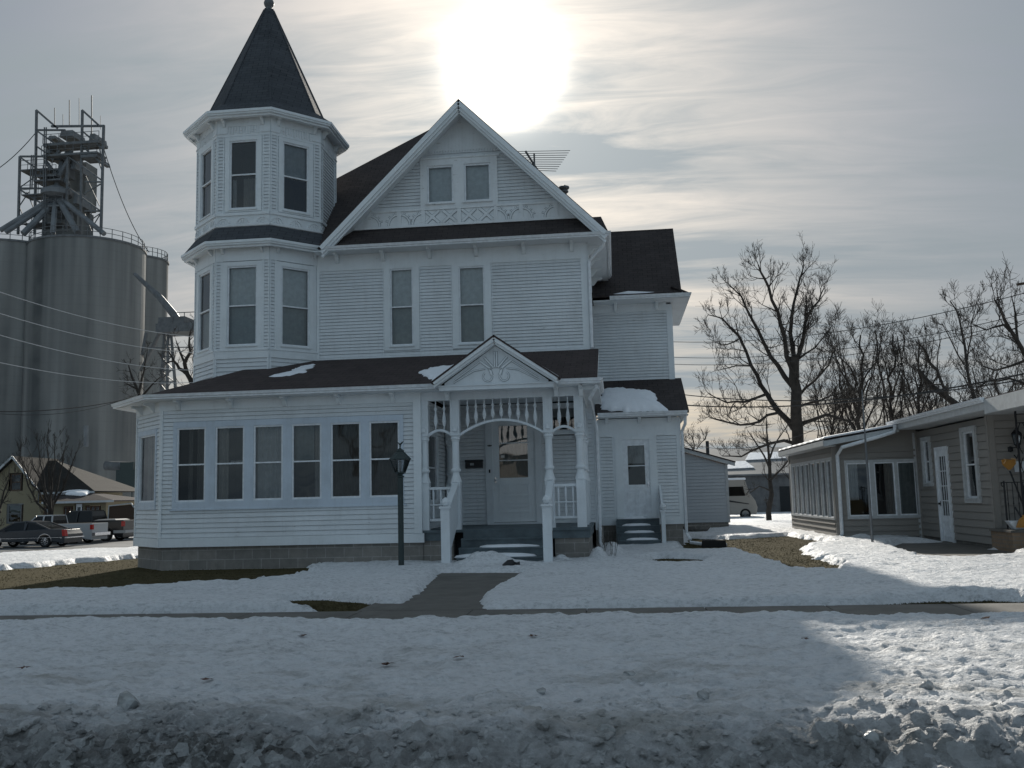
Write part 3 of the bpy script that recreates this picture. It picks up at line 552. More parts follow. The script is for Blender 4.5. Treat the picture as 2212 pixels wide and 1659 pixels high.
# pediment over the steps
px, pz0, pz1, hw = -2.60, 3.99, 5.10, 1.40
PF = Wall(0, 20.97, 1, 0); m = MB()
PF.poly(m, [(px-hw+.22, 3.99), (px+hw-.22, 3.99), (px+hw-.22, 4.10), (px, 4.92), (px-hw+.22, 4.10)], -.02, .0)
PF.box(m, px-hw+.1, px+hw-.1, 3.93, 4.02, -.2, .06); PF.box(m, px-hw+.05, px+hw-.05, 4.02, 4.045, -.2, .09)
m.build('pediment', 'porchwhite', house)
m = MB()
for sg in (-1, 1):
    for w_, o0, d0, d1 in ((.10, .0, .0, .26), (.05, -.09, .0, .20)):
        a = (px+sg*hw, 4.10+o0); b = (px, 5.05+o0+(.0)); PF.bar(m, a, b, w_, d0, d1)
m.build('pediment_rake', 'trimwhite', house)
def scroll(m, e, dd):
    PF.box(m, px-.04-e, px-.012+e*.3, 4.42-e, 4.78+e, .0, .03*dd); PF.box(m, px+.012-e*.3, px+.04+e, 4.42-e, 4.78+e, .0, .03*dd)
    for sg in (-1, 1):
        PF.arc(m, (px+sg*.19, 4.22), .105, 0 if sg < 0 else math.pi, (-1.3*math.pi if sg < 0 else 2.3*math.pi), .022+e*2, 0, .022*dd, 14)
        for a, b, w_ in (((.09, 4.25), (.14, 4.40), .05), ((.10, 4.38), (.36, 4.58), .04), ((.05, 4.42), (.26, 4.66), .035), ((.36, 4.56), (.95, 4.16), .022), ((.24, 4.40), (.5, 4.36), .018), ((.5, 4.36), (.98, 4.10), .018)):
            PF.bar(m, (px+sg*a[0], a[1]), (px+sg*b[0], b[1]), w_+e*2, 0, .028*dd)
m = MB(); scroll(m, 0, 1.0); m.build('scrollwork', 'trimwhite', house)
m = MB(); scroll(m, .011, .35); m.build('scrollwork_shade', 'groove_shade', house)  # grey bars behind the scrolls paint the groove shadow as colour
m = MB(); yb = 24.2
for sg in (-1, 1): m.slab([(px+sg*(hw+.06), 20.70, 4.11), (px, 20.70, 5.13), (px, yb, 5.13), (px+sg*(hw+.06), yb, 4.11)], .04)
m.build('pediment_roof', 'red_shingles', house)

def heap(cx_, cy_, z0_, rx_, ry_, h_, seed, label):
    rs = random.Random(seed); m = MB(); n = 30; base = []
    for f, hh in ((1.0, -.01), (.93, h_*.6), (.7, h_), (.35, h_*1.15)):
        base.append(len(m.v))
        for k in range(n):
            a_ = 2*math.pi*k/n; q = 1+.16*math.sin(3*a_+seed)+.1*math.sin(7*a_+2*seed); m.v.append((cx_+rx_*f*q*math.cos(a_), cy_+ry_*f*math.sin(a_)*(1+.1*math.sin(5*a_)), z0_+hh+rs.uniform(-.004, .004)))
    for i in range(3):
        for k in range(n): j = (k+1) % n; m.f.append((base[i]+k, base[i]+j, base[i+1]+j, base[i+1]+k))
    m.v.append((cx_, cy_, z0_+h_*1.15)); 
    for k in range(n): m.f.append((base[3]+k, base[3]+(k+1) % n, len(m.v)-1))
    m.root('snow_heap', 'roofsnow', (cx_, cy_, z0_), label, 'snow', 'small heaps of snow on the steps', kind='stuff', smooth=True)
heap(-2.45, 20.98, .42, .62, .13, .05, 1, 'thin snow strip on the middle porch step'); heap(-2.75, 20.66, .23, .85, .14, .07, 2, 'wider snow strip on the lower porch step')
for k, (x_, w_) in enumerate(((.55, .32), (.55, .36), (.58, .38), (.62, .42))): heap(x_, 27.84-.28*k, .805-.19*k, w_, .11, .05, 5+k, 'snow on the '+['top', 'second', 'third', 'bottom'][k]+' step of the side entry')
# --- main block, second floor
wl = MB()
op = [window(G, -5.98, -5.33, 5.68, 7.84, cw=.17, head=.10, sill=.12, cur=[('shade', 0, 1, .5, 1), ('screen', 0, 1, 0, 1)], mat='trimwhite', glass='clearglass'),
      window(G, -4.07, -3.35, 5.66, 7.80, cw=.18, head=.10, sill=.12, cur=[('shade', 0, 1, .5, 1), ('screen', 0, 1, 0, 1)], mat='trimwhite', glass='clearglass')]
siding(wl, G, -8.05, -.72, 5.42, 7.86, openings=op, row=.091)
# band between the two windows' casings and under them
RW = Wall(-.55, MY, 0, 1); siding(wl, RW, .12, 5.0, .62, 7.86, row=.095)
LW = Wall(-11.0, 31, 0, -1); siding(wl, LW, 0, 6, 4.8, 7.86, row=.095)
wl.box(-11, -8.3, 25.02, 25.06, 4.8, 8.3)
wl.build('upper_wall', 'white', house)
tm = MB()
G.box(tm, -.73, -.56, 5.30, 8.28, -.02, .03); RW.box(tm, -.0, .13, .6, 8.28, -.02, .032); G.box(tm, -8.05, -7.97, 5.3, 7.86, -.02, .034)
G.box(tm, -8.05, -.56, 7.86, 8.30, -.02, .026); RW.box(tm, .13, 5.0, 7.86, 8.30, -.02, .026); G.box(tm, -8.05, -.73, 5.28, 5.42, -.02, .04)
for q in op:
    for x in (q[0]-.03, q[1]+.012): G.box(tm, x, x+.02, 5.42, 7.86, -.02, .03)
tm.split('trim_board', 'trimwhite', house)
m = MB(); m.box(-8.0, .0, 24.50, 25.0, 8.30, 8.33); m.box(-.56, .0, 25.0, 30, 8.30, 8.33); m.build('soffit', 'porchwhite', house)
m = MB(); gutter(m, [(-7.75, 24.42, 8.30), (.06, 24.42, 8.30), (.06, 29.5, 8.30)]); m.build('gutter', 'vinyl', house)
m = MB()
for k in range(6): bracket(G, m, -.95-1.30*k, 8.30, .36, .24, .09)
for k in range(4): bracket(RW, m, .4+1.3*k, 8.30, .36, .24, .09)
m.split('bracket', 'trimwhite', house, 0)
# gable
gx, gz = -3.885, 12.28; sl45 = 1.0
gl = lambda z: gx-(gz-.12-z)/sl45; gr = lambda z: gx+(gz-.12-z)/sl45
gw = MB()
gops = [(-5.09, -2.93, 9.50, 10.88)]
siding(gw, G, lambda z: gl(z), lambda z: gr(z), 9.50, 11.12, openings=gops, row=.093)
G.poly(gw, [(gl(11.12), 11.12), (gr(11.12), 11.12), (gx, gz-.13)], -.02, .03)
for i in range(24):
    x = gl(11.12)+.10+(gr(11.12)-gl(11.12)-.2)*i/24; G.poly(gw, [(x, 11.12), (x+.07, 11.12), (x+.035, 11.0)], .0, .032)
for i in range(-7, 8): 
    L = (gz-.45-11.15)*(1-abs(i)/8.5); G.box(gw, gx+i*.1-.006, gx+i*.1+.006, 11.16, 11.16+L*.95, .03, .038)
gw.build('gable_wall', 'white', house)
window(G, -4.90, -4.16, 9.62, 10.70, cw=.0, rail=False, cur=[('shade', 0, 1, 0, 1)], frame=.05, glass='clearglass')
window(G, -3.86, -3.12, 9.62, 10.70, cw=.0, rail=False, cur=[('shade', 0, 1, 0, 1)], frame=.05, glass='clearglass')
m = MB(); G.box(m, -5.09, -4.90, 9.50, 10.88, -.02, .045); G.box(m, -4.16, -3.86, 9.50, 10.88, -.02, .045); G.box(m, -3.12, -2.93, 9.50, 10.88, -.02, .045)
for a, b in ((-4.90, -4.16), (-3.86, -3.12)): G.box(m, a, b, 10.70, 10.88, -.02, .042); G.box(m, a, b, 9.50, 9.62, -.02, .042); G.box(m, a-.05, b+.05, 9.585, 9.625, -.0, .09)
G.box(m, -5.16, -2.86, 10.88, 10.93, -.02, .07)
m.build('gable_window_casing', 'oldtrim', house)
m = MB(); z0, z1 = 8.98, 9.50
G.poly(m, [(gl(z0)+.05, z0), (gr(z0)-.05, z0), (gr(z1)-.05, z1), (gl(z1)+.05, z1)], -.02, .015)
G.box(m, gl(z0)+.1, gr(z0)-.1, z0, z0+.07, .01, .05); G.box(m, gl(z1), gr(z1), z1-.06, z1, .01, .05)
for x in (-6.55, -5.70, -5.02, -4.01, -3.00, -2.30, -1.35): G.box(m, x-.055, x+.055, z0+.07, z1-.06, .012, .045)
def gable_orn(m, e, dd):
    for c_ in (-4.52, -3.50):
        for sx in (-1, 1):
            G.bar(m, (c_+sx*.43, z0+.09), (c_+sx*.05, z1-.08), .07+e*2, .012, .016+.026*dd); G.bar(m, (c_+sx*.43, z1-.09), (c_+sx*.05, z0+.09), .07+e*2, .012, .016+.028*dd)
    for cx_, a0 in ((-5.70, 1.0), (-5.70, 0.0), (-5.02, 1.0), (-2.30, 1.0), (-2.30, 0), (-1.35, 1.0), (-6.55, 0), (-3.0, 0)):
        t0, t1 = (math.pi/2, math.pi) if a0 else (0, math.pi/2)
        G.arc(m, (cx_, z0+.08), .30, t0, t1, .04+e*2, .012, .016+.022*dd, 8)
        for q in (.25, .5, .75):
            t = t0+(t1-t0)*q; G.bar(m, (cx_+.32*math.cos(t), z0+.08+.32*math.sin(t)*.9), (cx_+.42*math.cos(t), z0+.08+.38*math.sin(t)), .025+e*2, .012, .016+.016*dd)
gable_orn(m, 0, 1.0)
m2 = MB(); gable_orn(m2, .014, .2); m2.build('frieze_shade', 'groove_shade', house)  # grey outline under the ornament, recess shade put into the colour
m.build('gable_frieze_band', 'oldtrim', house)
m = MB()      # barge boards and their mouldings, with soffit
for sg in (-1, 1):
    for o0, wd, y0, y1 in ((-.06, .12, 24.36, 24.44), (-.17, .10, 24.40, 24.48), (-.27, .07, 24.46, 24.54)):
        BF = Wall(0, y1, 1, 0); a = (gx+sg*3.86, 8.42+o0*1.0); b = (gx, 12.28+o0); BF.bar(m, a, b, wd, 0, y1-y0)
    m.slab([(gx+sg*3.70, 24.48, 8.44), (gx, 24.48, 12.14), (gx, 25.0, 12.14), (gx+sg*3.70, 25.0, 8.44)], .02)
m.build('barge_board', 'trimwhite', house)
m = MB(); m.slab([(gx-3.75, 24.46, 8.42), (gx+3.93, 24.46, 8.42), (gx+3.75, 25.02, 9.00), (gx-3.75, 25.02, 9.00)], .03); m.build('pent_roof', 'shingles', house)
m = MB()
zr = 12.34
m.slab([(gx, 24.39, zr), (gx-3.90, 24.39, zr-3.90*1.0), (gx-3.90, 33, zr-3.90*1.0), (gx, 33, zr)], .03)
m.slab([(gx, 24.39, zr), (gx+3.90, 24.39, zr-3.90*1.0), (gx+3.90, 33, zr-3.90*1.0), (gx, 33, zr)], .03)
pk = (-5.3, 30.7, 14.4); e0 = 8.45
m.slab([(-11.5, 24.6, e0), (-2.0, 24.6, e0), (pk[0], pk[1], pk[2])], .07); m.slab([(-11.5, 24.6, e0), pk, (pk[0], 34, pk[2]), (-11.5, 37, e0)], .07)
m.slab([(.0, 24.9, e0), pk, (pk[0], 34, pk[2]), (.0, 37, e0)], .07); m.slab([(-.0, 24.9, e0), (-4.0, 24.75, e0), pk], .07)
# rear cross gable towards the right
m.slab([(-4, 29.25, 7.72), (2.25, 29.25, 7.72), (2.25, 31.7, 10.45), (-4, 31.7, 10.45)], .08); m.slab([(-4, 34.2, 7.72), (2.25, 34.2, 7.72), (2.25, 31.7, 10.45), (-4, 31.7, 10.45)], .08)
m.slab([(2.55, 29.25, 7.66), (2.55, 34.3, 7.66), (1.95, 34.3, 7.95), (1.95, 29.25, 7.95)], .05)
m.build('main_roof', 'shingles', house)
m = MB(); m.lathe((-1.24, 28.0, 9.3), [(.075, 0), (.075, 1.38), (.13, 1.42), (.13, 1.46), (.09, 1.48), (.16, 1.54), (.16, 1.59), (.05, 1.64)], 12); m.build('vent_pipe', 'steel', house)

# --- rear wing and side entry
m = MB(); siding(m, WG, -.55, 1.84, 4.9, 7.30, row=.095); WR = Wall(1.95, WY, 0, 1); siding(m, WR, .1, 4.2, 2.0, 7.30, row=.095)
WR.poly(m, [(0, 7.5), (4.2, 7.5), (1.9, 10.2)], -.02, 0)
eo = (.11, 1.17, .83, 3.15)
siding(m, E_, -.50, 1.80, .85, 3.28, openings=[(-.05-.02, 1.22, .8, 3.2)], row=.098); ER = Wall(1.91, EY, 0, 1); siding(m, ER, 0.02, 5, .6, 3.5, row=.098)
m.build('wing_wall', 'white', house)
m = MB(); WG.box(m, 1.80, 1.96, 4.8, 7.5, -.02, .03); WR.box(m, 0, .12, 2, 7.5, -.02, .032); WG.box(m, -.55, 1.80, 7.30, 7.55, -.02, .03); WR.box(m, .12, 4.2, 7.30, 7.55, -.02, .03)
E_.box(m, 1.80, 1.92, .62, 3.28, -.02, .03); E_.box(m, -.50, 1.92, 3.28, 3.72, -.02, .028); E_.box(m, -.50, -.42, .62, 3.28, -.02, .03); ER.box(m, 0, 5, 3.28, 3.72, -.02, .028)
E_.box(m, -.42, 1.80, 3.20, 3.28, -.02, .034); E_.box(m, -.42, 1.80, .62, .85, -.02, .032); E_.box(m, -.07, .0, .85, 3.2, -.02, .02); E_.box(m, 1.15, 1.22, .85, 3.2, -.02, .02)
m.split('trim_board', 'trimwhite', house)
m = MB(); m.box(-.5, 2.5, 29.3, 30, 7.55, 7.58); m.box(1.95, 2.5, 30, 34.3, 7.55, 7.58); m.box(-.5, 2.15, 27.55, 28, 3.74, 3.77); m.box(1.91, 2.15, 28, 33, 3.74, 3.77); m.split('soffit', 'porchwhite', house)
m = MB(); gutter(m, [(.02, 29.22, 7.57), (2.50, 29.22, 7.57), (2.50, 34.3, 7.57)]); gutter(m, [(-.46, 27.5, 3.76), (2.12, 27.5, 3.76)]); m.split('gutter', 'vinyl', house)
m = MB()
for s in (.2, 1.5): bracket(WG, m, s, 7.55, .34, .24)
for s in (-.2, .75, 1.62): bracket(E_, m, s, 3.74, .28, .16)
m.split('bracket', 'trimwhite', house, 0)
m = MB(); m.slab([(-.52, 27.5, 3.86), (2.17, 27.5, 3.86), (2.17, 30.05, 5.12), (-.52, 30.05, 5.12)], .07); m.build('entry_roof', 'shingles', house)
m = MB(); m.box(-.46, .0, 28.02, 28.3, -.4, .615); m.box(1.2, 1.88, 28.02, 28.3, -.4, .615); m.box(1.7, 1.88, 28.3, 33, -.4, .615); m.box(0, 1.2, 28.2, 28.3, -.4, .6); m.split('foundation', 'blocks', house)
m = MB(); E_.box(m, .0, .22, .85, 3.15, -.02, .05); E_.box(m, 1.00, 1.15, .85, 3.15, -.02, .05); E_.box(m, .0, 1.15, 3.10, 3.20, -.02, .052); E_.box(m, .0, 1.15, .80, .86, -.02, .14); m.build('door_frame', 'trimwhite', house)
d2 = paneldoor(E_, .22, 1.00, .86, 3.10, (.37, .86, 1.78, 2.92), [(.32, .58, 1.0, 1.64), (.64, .90, 1.0, 1.64)], bars=(2.33,), knob='b', mat='vinyl')
curtain_mesh(E_, .37, .86, 2.4, 2.92, -.1, .01).build('curtain', 'sheer', d2)
for k in range(4):
    y = 28-.28*(k+1); zt_ = .80-.19*k; m = MB(); m.box(-.02, 1.20, y-.03, y+.30, zt_-.035, zt_); m.box(-.02, 1.20, y, y+.02, zt_-.19, zt_-.036); m.build('step', 'tealpaint', house)
m = MB(); m.box(-.04, -.02, 26.88, 28, 0, .78); m.build('stair_stringer', 'tealpaint', house)
m = MB(); newel(m, 1.27, 26.85, 0, 1.0, .11); m.hexa([(1.24, 26.9, .2), (1.24, 28, .9), (1.24, 28, 1.75), (1.24, 26.9, 1.05)], [(1.30, 26.9, .2), (1.30, 28, .9), (1.30, 28, 1.75), (1.30, 26.9, 1.05)]); m.build('stair_rail', 'porchwhite', house)
m = MB()
for pts in ([(-.02, 24.55, 8.35), (-.12, 24.75, 8.1), (-.5, 24.93, 7.75), (-.50, 24.93, 5.4)], [(-.35, 21.15, 3.95), (-.52, 21.5, 3.7), (-.50, 24.9, 3.5), (-.46, 24.93, 3.3), (-.46, 24.93, .3), (-.40, 24.6, .15)], [(2.06, 27.6, 3.78), (2.06, 27.75, 3.5), (1.97, 27.94, 3.3), (1.97, 27.94, .35), (2.05, 27.7, .18)]): m.tube(pts, .045, 6)
m.split('downspout', 'vinyl', house)

# --- turret
TX, TYf, TS = -9.79, 24.0, 1.5
TC = (TX, TYf+1.2071*TS)
def octo(o, z, n=8):
    a = (TS+.828*o)/2; Rr = a/math.sin(math.pi/8); return [(TC[0]+Rr*math.cos(R(22.5+45*k)), TC[1]+Rr*math.sin(R(22.5+45*k)), z) for k in range(8)]
V = octo(0, 0)
# faces from vertex k to k+1 (counter-clockwise from above): exterior is to the right of the walk
faces = [(3, 4), (4, 5), (5, 6), (6, 7), (7, 0)]
tw = MB(); tt = MB(); band = MB(); orn = MB()
tj = 0
for i, (a, b) in enumerate(faces+[(0, 1), (1, 2), (2, 3)]):
    if i: (tw.split('turret_wall', 'white', house), tt.split('turret_trim', 'trimwhite', house), band.split('turret_band', 'trimwhite', house), orn.build('turret_ornament', 'oldtrim', house)); tw = MB(); tt = MB(); band = MB(); orn = MB()
    w = Wall(V[a][0], V[a][1], V[b][0]-V[a][0], V[b][1]-V[a][1])
    lowz = 4.55
    # second floor
    if i < 4:
        o1_ = window(w, .33, 1.17, 5.70, 7.88, cw=.14, head=.12, sill=.10, cur=[('shade', 0, 1, .5, .98), ('screen', 0, 1, 0, 1)] if i != 1 else [('screen', 0, 1, .0, .5)], mat='trimwhite', glass='clearglass')
        siding(tw, w, .02, TS-.02, 5.56, 8.02, openings=[(o1_[0], o1_[1], 5.0, 8.1)], row=.093)
        siding(tw, w, .04, TS-.04, lowz, 5.36, row=.11)
        w.box(tt, 0, TS, 5.36, 5.56, -.03, .035); w.box(tt, .0, TS, 5.56, 5.60, -.03, .05)
        w.box(tt, 0, .05, lowz, 5.36, -.02, .03); w.box(tt, TS-.05, TS, lowz, 5.36, -.02, .03)
    w.box(tt, 0, .03, 5.60, 8.02, -.02, .028); w.box(tt, TS-.03, TS, 5.60, 8.02, -.02, .028)
    w.box(tt, .14, .19, 5.60, 8.02, -.02, .03); w.box(tt, TS-.19, TS-.14, 5.60, 8.02, -.02, .03)
    w.box(tt, 0, TS, 8.02, 8.40, -.03, .03)
    # third floor
    if i in (0, 1, 2, 3):
        cu = [('curtain', .45, .95, 0, .46), ('sheer', .02, .18, .02, .46)] if i == 2 else ([('shade', 0, 1, .5, 1)] if i == 3 else [('curtain', .2, .9, 0, .45)])
        o2_ = window(w, .36, 1.14, 9.46, 11.40, cw=.13, head=.11, sill=.08, cur=cu, mat='trimwhite', deep=.9)
        siding(tw, w, .02, TS-.02, 9.36, 11.52, openings=[(o2_[0], o2_[1], 9.0, 11.6)], row=.093)
    else:
        siding(tw, w, .02, TS-.02, 9.36, 11.52, row=.093)
    w.box(tt, 0, .035, 9.36, 11.52, -.02, .028); w.box(tt, TS-.035, TS, 9.36, 11.52, -.02, .028)
    w.box(tt, .17, .205, 9.36, 11.52, -.02, .03); w.box(tt, TS-.205, TS-.17, 9.36, 11.52, -.02, .03)
    w.box(tt, 0, TS, 11.52, 12.02, -.03, .03); w.box(tt, 0, TS, 9.28, 9.36, -.03, .06)
    for k in range(12): w.box(orn, .27+k*.08, .31+k*.08, 11.62-.02*(k % 3), 11.80, .02, .05)
    w.box(orn, .0, .26, 11.60, 11.62, .02, .05); w.box(orn, 1.24, TS, 11.60, 11.62, .02, .05); w.box(orn, .25, 1.25, 11.80, 11.83, .02, .055)
    w.box(band, 0, TS, 8.85, 9.28, -.03, .02); w.box(orn, 0, TS, 8.98, 9.03, .015, .05)
    for c_ in (.2, .75, 1.3):
        w.arc(orn, (c_, 9.05), .17, .15, math.pi-.15, .035, .018, .045, 7); w.bar(orn, (c_, 9.05), (c_, 9.2), .03, .018, .04); w.bar(orn, (c_-.09, 9.05), (c_-.02, 9.18), .02, .018, .04); w.bar(orn, (c_+.09, 9.05), (c_+.02, 9.18), .02, .018, .04)
    for s in (.2, 1.3): bracket(w, band, s, 12.02, .26, .22, .07); bracket(w, band, s, 8.42, .26, .20, .07)
tw.split('turret_wall', 'white', house); tt.split('turret_trim', 'trimwhite', house); band.split('turret_band', 'trimwhite', house); orn.build('turret_ornament', 'oldtrim', house)
def ring(mb, o0, z0, o1, z1, t=.03, ks=range(8)):
    P, Q = octo(o0, z0), octo(o1, z1)
    for k in ks:
        j = (k+1) % 8; mb.hexa([P[k], P[j], Q[j], Q[k]], [(q[0], q[1], q[2]+t) for q in (P[k], P[j], Q[j], Q[k])])
m = MB(); ring(m, -.02, 12.02, .34, 12.02); ring(m, -.02, 8.38, .34, 8.38); m.split('turret_soffit', 'porchwhite', house)
m = MB()
for z_ in (12.03, 8.39):
    ring(m, .34, z_, .345, z_, .09); P, Q = octo(.28, z_-.04), octo(.36, z_-.04)
    for zz_, ob, oi, h in ((z_-.06, .30, .22, .07), (z_+.0, .35, .27, .05), (z_+.05, .38, .28, .07)):
        P, Q = octo(oi, zz_), octo(ob, zz_)
        for k in range(8):
            j = (k+1) % 8; m.hexa([P[k], P[j], Q[j], Q[k]], [(q[0], q[1], q[2]+h) for q in (P[k], P[j], Q[j], Q[k])])
m.split('turret_cornice', 'trimwhite', house)
m = MB(); ring(m, .34, 12.12, -.22, 12.55, .04)
P = octo(-.16, 12.50); ap = (TC[0], TC[1]); T = octo(-1.68, 16.15)
for k in range(8):
    j = (k+1) % 8; m.face([P[k], P[j], T[j], T[k]])
m.build('spire', 'spire_shingles', house)
m = MB()
for k in range(8): m.bar(P[k], T[k], .05, .03)
m.build('spire_ridge_caps', 'spire_shingles', house)
m = MB(); ring(m, .34, 8.46, .02, 8.92, .05); m.build('turret_skirt_roof', 'spire_shingles', house)
m = MB(); m.lathe((TC[0], TC[1], 16.1), [(.16, 0), (.13, .06), (.09, .10), (.10, .14), (.14, .20), (.155, .27), (.13, .35), (.08, .41), (.05, .46), (.08, .50), (.02, .58)], 16); m.build('finial', 'steel', house, smooth=True)
interior.box(-11.7, -5.1, 22.95, 24.9, -.3, 3.95); interior.box(-10.9, -.75, 25.75, 36.8, -.3, 8.28); interior.box(-.5, 1.80, 30.8, 34.1, -.3, 7.5); interior.box(-.4, 1.65, 28.6, 30.7, -.3, 3.6); interior.box(-4.40, -.9, 21.9, 24.9, -.3, .72); interior.box(-.04, 1.15, 27.95, 28.15, -.3, .7)  # solid dark blocks added inside and under the porch to stop sun leaking through
interior.lathe((TC[0], TC[1], 0), [(.75, 4), (.75, 12)], 8)  # added core in the turret, blocks sun from behind
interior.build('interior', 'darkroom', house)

# snow lying on the roofs
def roof_snow(name, pts, off, label, th=.09, seed=1):
    P = [Vector(p) for p in pts]; rs = random.Random(seed); nrm = (P[1]-P[0]).cross(P[2]-P[0]).normalized()
    if nrm.z < 0: nrm = -nrm
    c_ = sum(P, Vector())/len(P); out = []
    for i in range(len(P)):
        a, b = P[i], P[(i+1) % len(P)]; n = max(2, int((b-a).length/.09))
        for k in range(n):
            q = a.lerp(b, k/n); q = q+(q-c_).normalized()*rs.uniform(-.11, .06); out.append(q)
    m = MB(); rings = [(1.0, 0.0), (.97, th*.4), (.84, th*.9), (.45, th*1.15), (.0, th*1.25)]
    base = []
    for f, h in rings[:-1]:
        base.append(len(m.v)); m.v += [tuple(c_+(q-c_)*f+nrm*(h+off+(rs.uniform(-.012, .012) if h else 0))) for q in out]
    k = len(out)
    for i in range(len(base)-1):
        for j in range(k): m.f.append((base[i]+j, base[i]+(j+1) % k, base[i+1]+(j+1) % k, base[i+1]+j))
    m.v.append(tuple(c_+nrm*(th*1.2+off)))
    for j in range(k): m.f.append((base[-1]+j, base[-1]+(j+1) % k, len(m.v)-1))
    o = m.root(name, 'roofsnow', tuple(c_), label, 'snow', kind='stuff', smooth=True); return o
def onroof(u, v):     # a point of the porch roof's front plane
    for Y in np.arange(21.1, 25.0, .02):
        p = at(u, v, Y)
        if p[2] < ze+sl_*(Y-21.04): return tuple((p[0], Y, ze+sl_*(Y-21.04)))
    return tuple(p)
roof_snow('roof_snow', [onroof(*q) for q in ((908, 806), (935, 796), (975, 792), (1000, 786), (1012, 786), (985, 805), (962, 818), (940, 825), (925, 818))], .0, 'snow patch on the porch roof left of the small pediment', .07, 2)
roof_snow('roof_snow', [onroof(*q) for q in ((575, 815), (620, 806), (650, 792), (682, 786), (676, 795), (655, 800), (665, 803), (635, 810), (600, 815))], .0, 'thin streak of snow on the roof below the turret', .03, 3)
sle = (5.12-3.86)/2.55
def onentry(u, v):
    for Y in np.arange(27.5, 30.0, .02):
        p = at(u, v, Y)
        if p[2] < 3.86+sle*(Y-27.5): return (p[0], Y, 3.86+sle*(Y-27.5))
roof_snow('roof_snow', [onentry(*q) for q in ((1294, 886), (1292, 860), (1305, 842), (1335, 842), (1362, 844), (1390, 846), (1412, 850), (1420, 868), (1436, 884), (1448, 892), (1400, 893), (1350, 893))], .0, 'thick snow patch on the low roof over the side entry', .14, 4)
m = MB(); m.tube([(.1, 29.3, 7.74), (.6, 29.32, 7.77), (1.2, 29.32, 7.74), (2.3, 29.32, 7.72)], [.02, .07, .05, .01], 8); m.root('roof_snow', 'roofsnow', (1.2, 29.3, 7.7), 'line of snow along the upper gutter of the rear wing', 'snow', kind='stuff', smooth=True)

# ------------------------------------------------------------------ ground, walks, snow
def hsh(ix, iy, s=0):
    n = (ix.astype(np.int64)*374761393+iy.astype(np.int64)*668265263+s*2147483647) & 0xffffffff
    n = ((n ^ (n >> 13))*1274126177) & 0xffffffff; return ((n ^ (n >> 16)) & 0xffffff)/float(0xffffff)
def vnoise(x, y, s=0):
    ix, iy = np.floor(x), np.floor(y); fx, fy = x-ix, y-iy; fx = fx*fx*(3-2*fx); fy = fy*fy*(3-2*fy)
    a, b, c_, d_ = hsh(ix, iy, s), hsh(ix+1, iy, s), hsh(ix, iy+1, s), hsh(ix+1, iy+1, s)
    return (a*(1-fx)+b*fx)*(1-fy)+(c_*(1-fx)+d_*fx)*fy
def fbm(x, y, o=4, s=0, g=.5):
    t = 0; a = 1; n = 0
    for i in range(o): t = t+a*vnoise(x*2**i+i*17.3, y*2**i-i*9.1, s+i); n += a; a *= g
    return t/n
def worley(x, y, s=0):
    ix, iy = np.floor(x), np.floor(y); best = np.full(x.shape, 9.0)
    for dx in (-1, 0, 1):
        for dy in (-1, 0, 1):
            cx_, cy_ = ix+dx, iy+dy; d_ = (cx_+hsh(cx_, cy_, s)-x)**2+(cy_+hsh(cx_, cy_, s+7)-y)**2; best = np.minimum(best, d_)
    return np.sqrt(best)
def sstep(a, b, x): t = np.clip((x-a)/(b-a), 0, 1); return t*t*(3-2*t)
def sdf(x, y, P):       # signed distance to a polygon, positive inside
    d_ = np.full(x.shape, 1e9); ins = np.zeros(x.shape, bool); n = len(P)
    for i in range(n):
        ax, ay = P[i][:2]; bx, by = P[(i+1) % n][:2]; ex, ey = bx-ax, by-ay
        t = np.clip(((x-ax)*ex+(y-ay)*ey)/(ex*ex+ey*ey+1e-12), 0, 1); d_ = np.minimum(d_, (x-ax-t*ex)**2+(y-ay-t*ey)**2)
        c1 = (ay > y) != (by > y)
        if abs(by-ay) > 1e-9: ins ^= c1 & (x < ax+(y-ay)*ex/(by-ay))
    d_ = np.sqrt(d_); return np.where(ins, d_, -d_)
def gz_(x, y):
    drop = np.where(x < -6, 1.0, np.where(x > 0, .5, 1.0-.5*(x+6)/6))
    return -drop*(sstep(26, 58, y)*(1.0)+.12*sstep(60, 90, y))*np.where(x > 0, sstep(36, 70, y)*1.0, 1)-.16*sstep(5.6, 4.4, y)-.9*sstep(26, 60, y)*0
def atg(u, v, h=0.0):      # where the line of sight through a photo point meets the ground, h above it
    z_ = 0.0
    for _ in range(12): p_ = atz(u, v, z_+h); z_ = float(gz_(np.array([p_[0]]), np.array([p_[1]]))[0])
    return (float(p_[0]), float(p_[1]))
def pz(lst, z=0.0): return [atg(u, v, z) for u, v in lst]
walk = [(-3.5, 18.9), (-1.85, 18.6), (-2.0, 16.5), (-2.12, 14.8), (-2.10, 13.6), (-1.9, 12.75), (-3.5, 12.75), (-3.0, 13.6), (-3.1, 15.5)]
side = [(-40, 11.5), (-8, 11.75), (-5, 11.6), (-3.6, 11.35), (-2.5, 11.4), (-1.5, 11.6), (0, 11.5), (1.5, 11.4), (4, 11.15), (40, 11.1), (40, 12.62), (1.0, 12.62), (-1.2, 12.62), (-3.4, 12.85), (-4, 12.75), (-8, 12.78), (-40, 12.75)]
lawnL = pz([(0, 1275), (130, 1270), (250, 1266), (330, 1260), (400, 1256), (480, 1252), (560, 1248), (640, 1240), (660, 1232)], .11)+[(-6.9, 21.6)]+[(-10.7, 21.7), (-12.2, 23.5), (-12.2, 30)]+pz([(280, 1208), (240, 1212), (180, 1216), (100, 1224), (40, 1229), (0, 1232)])+[(-24, 22.5), (-40, 21), (-40, 10), (-16, 13.5)]
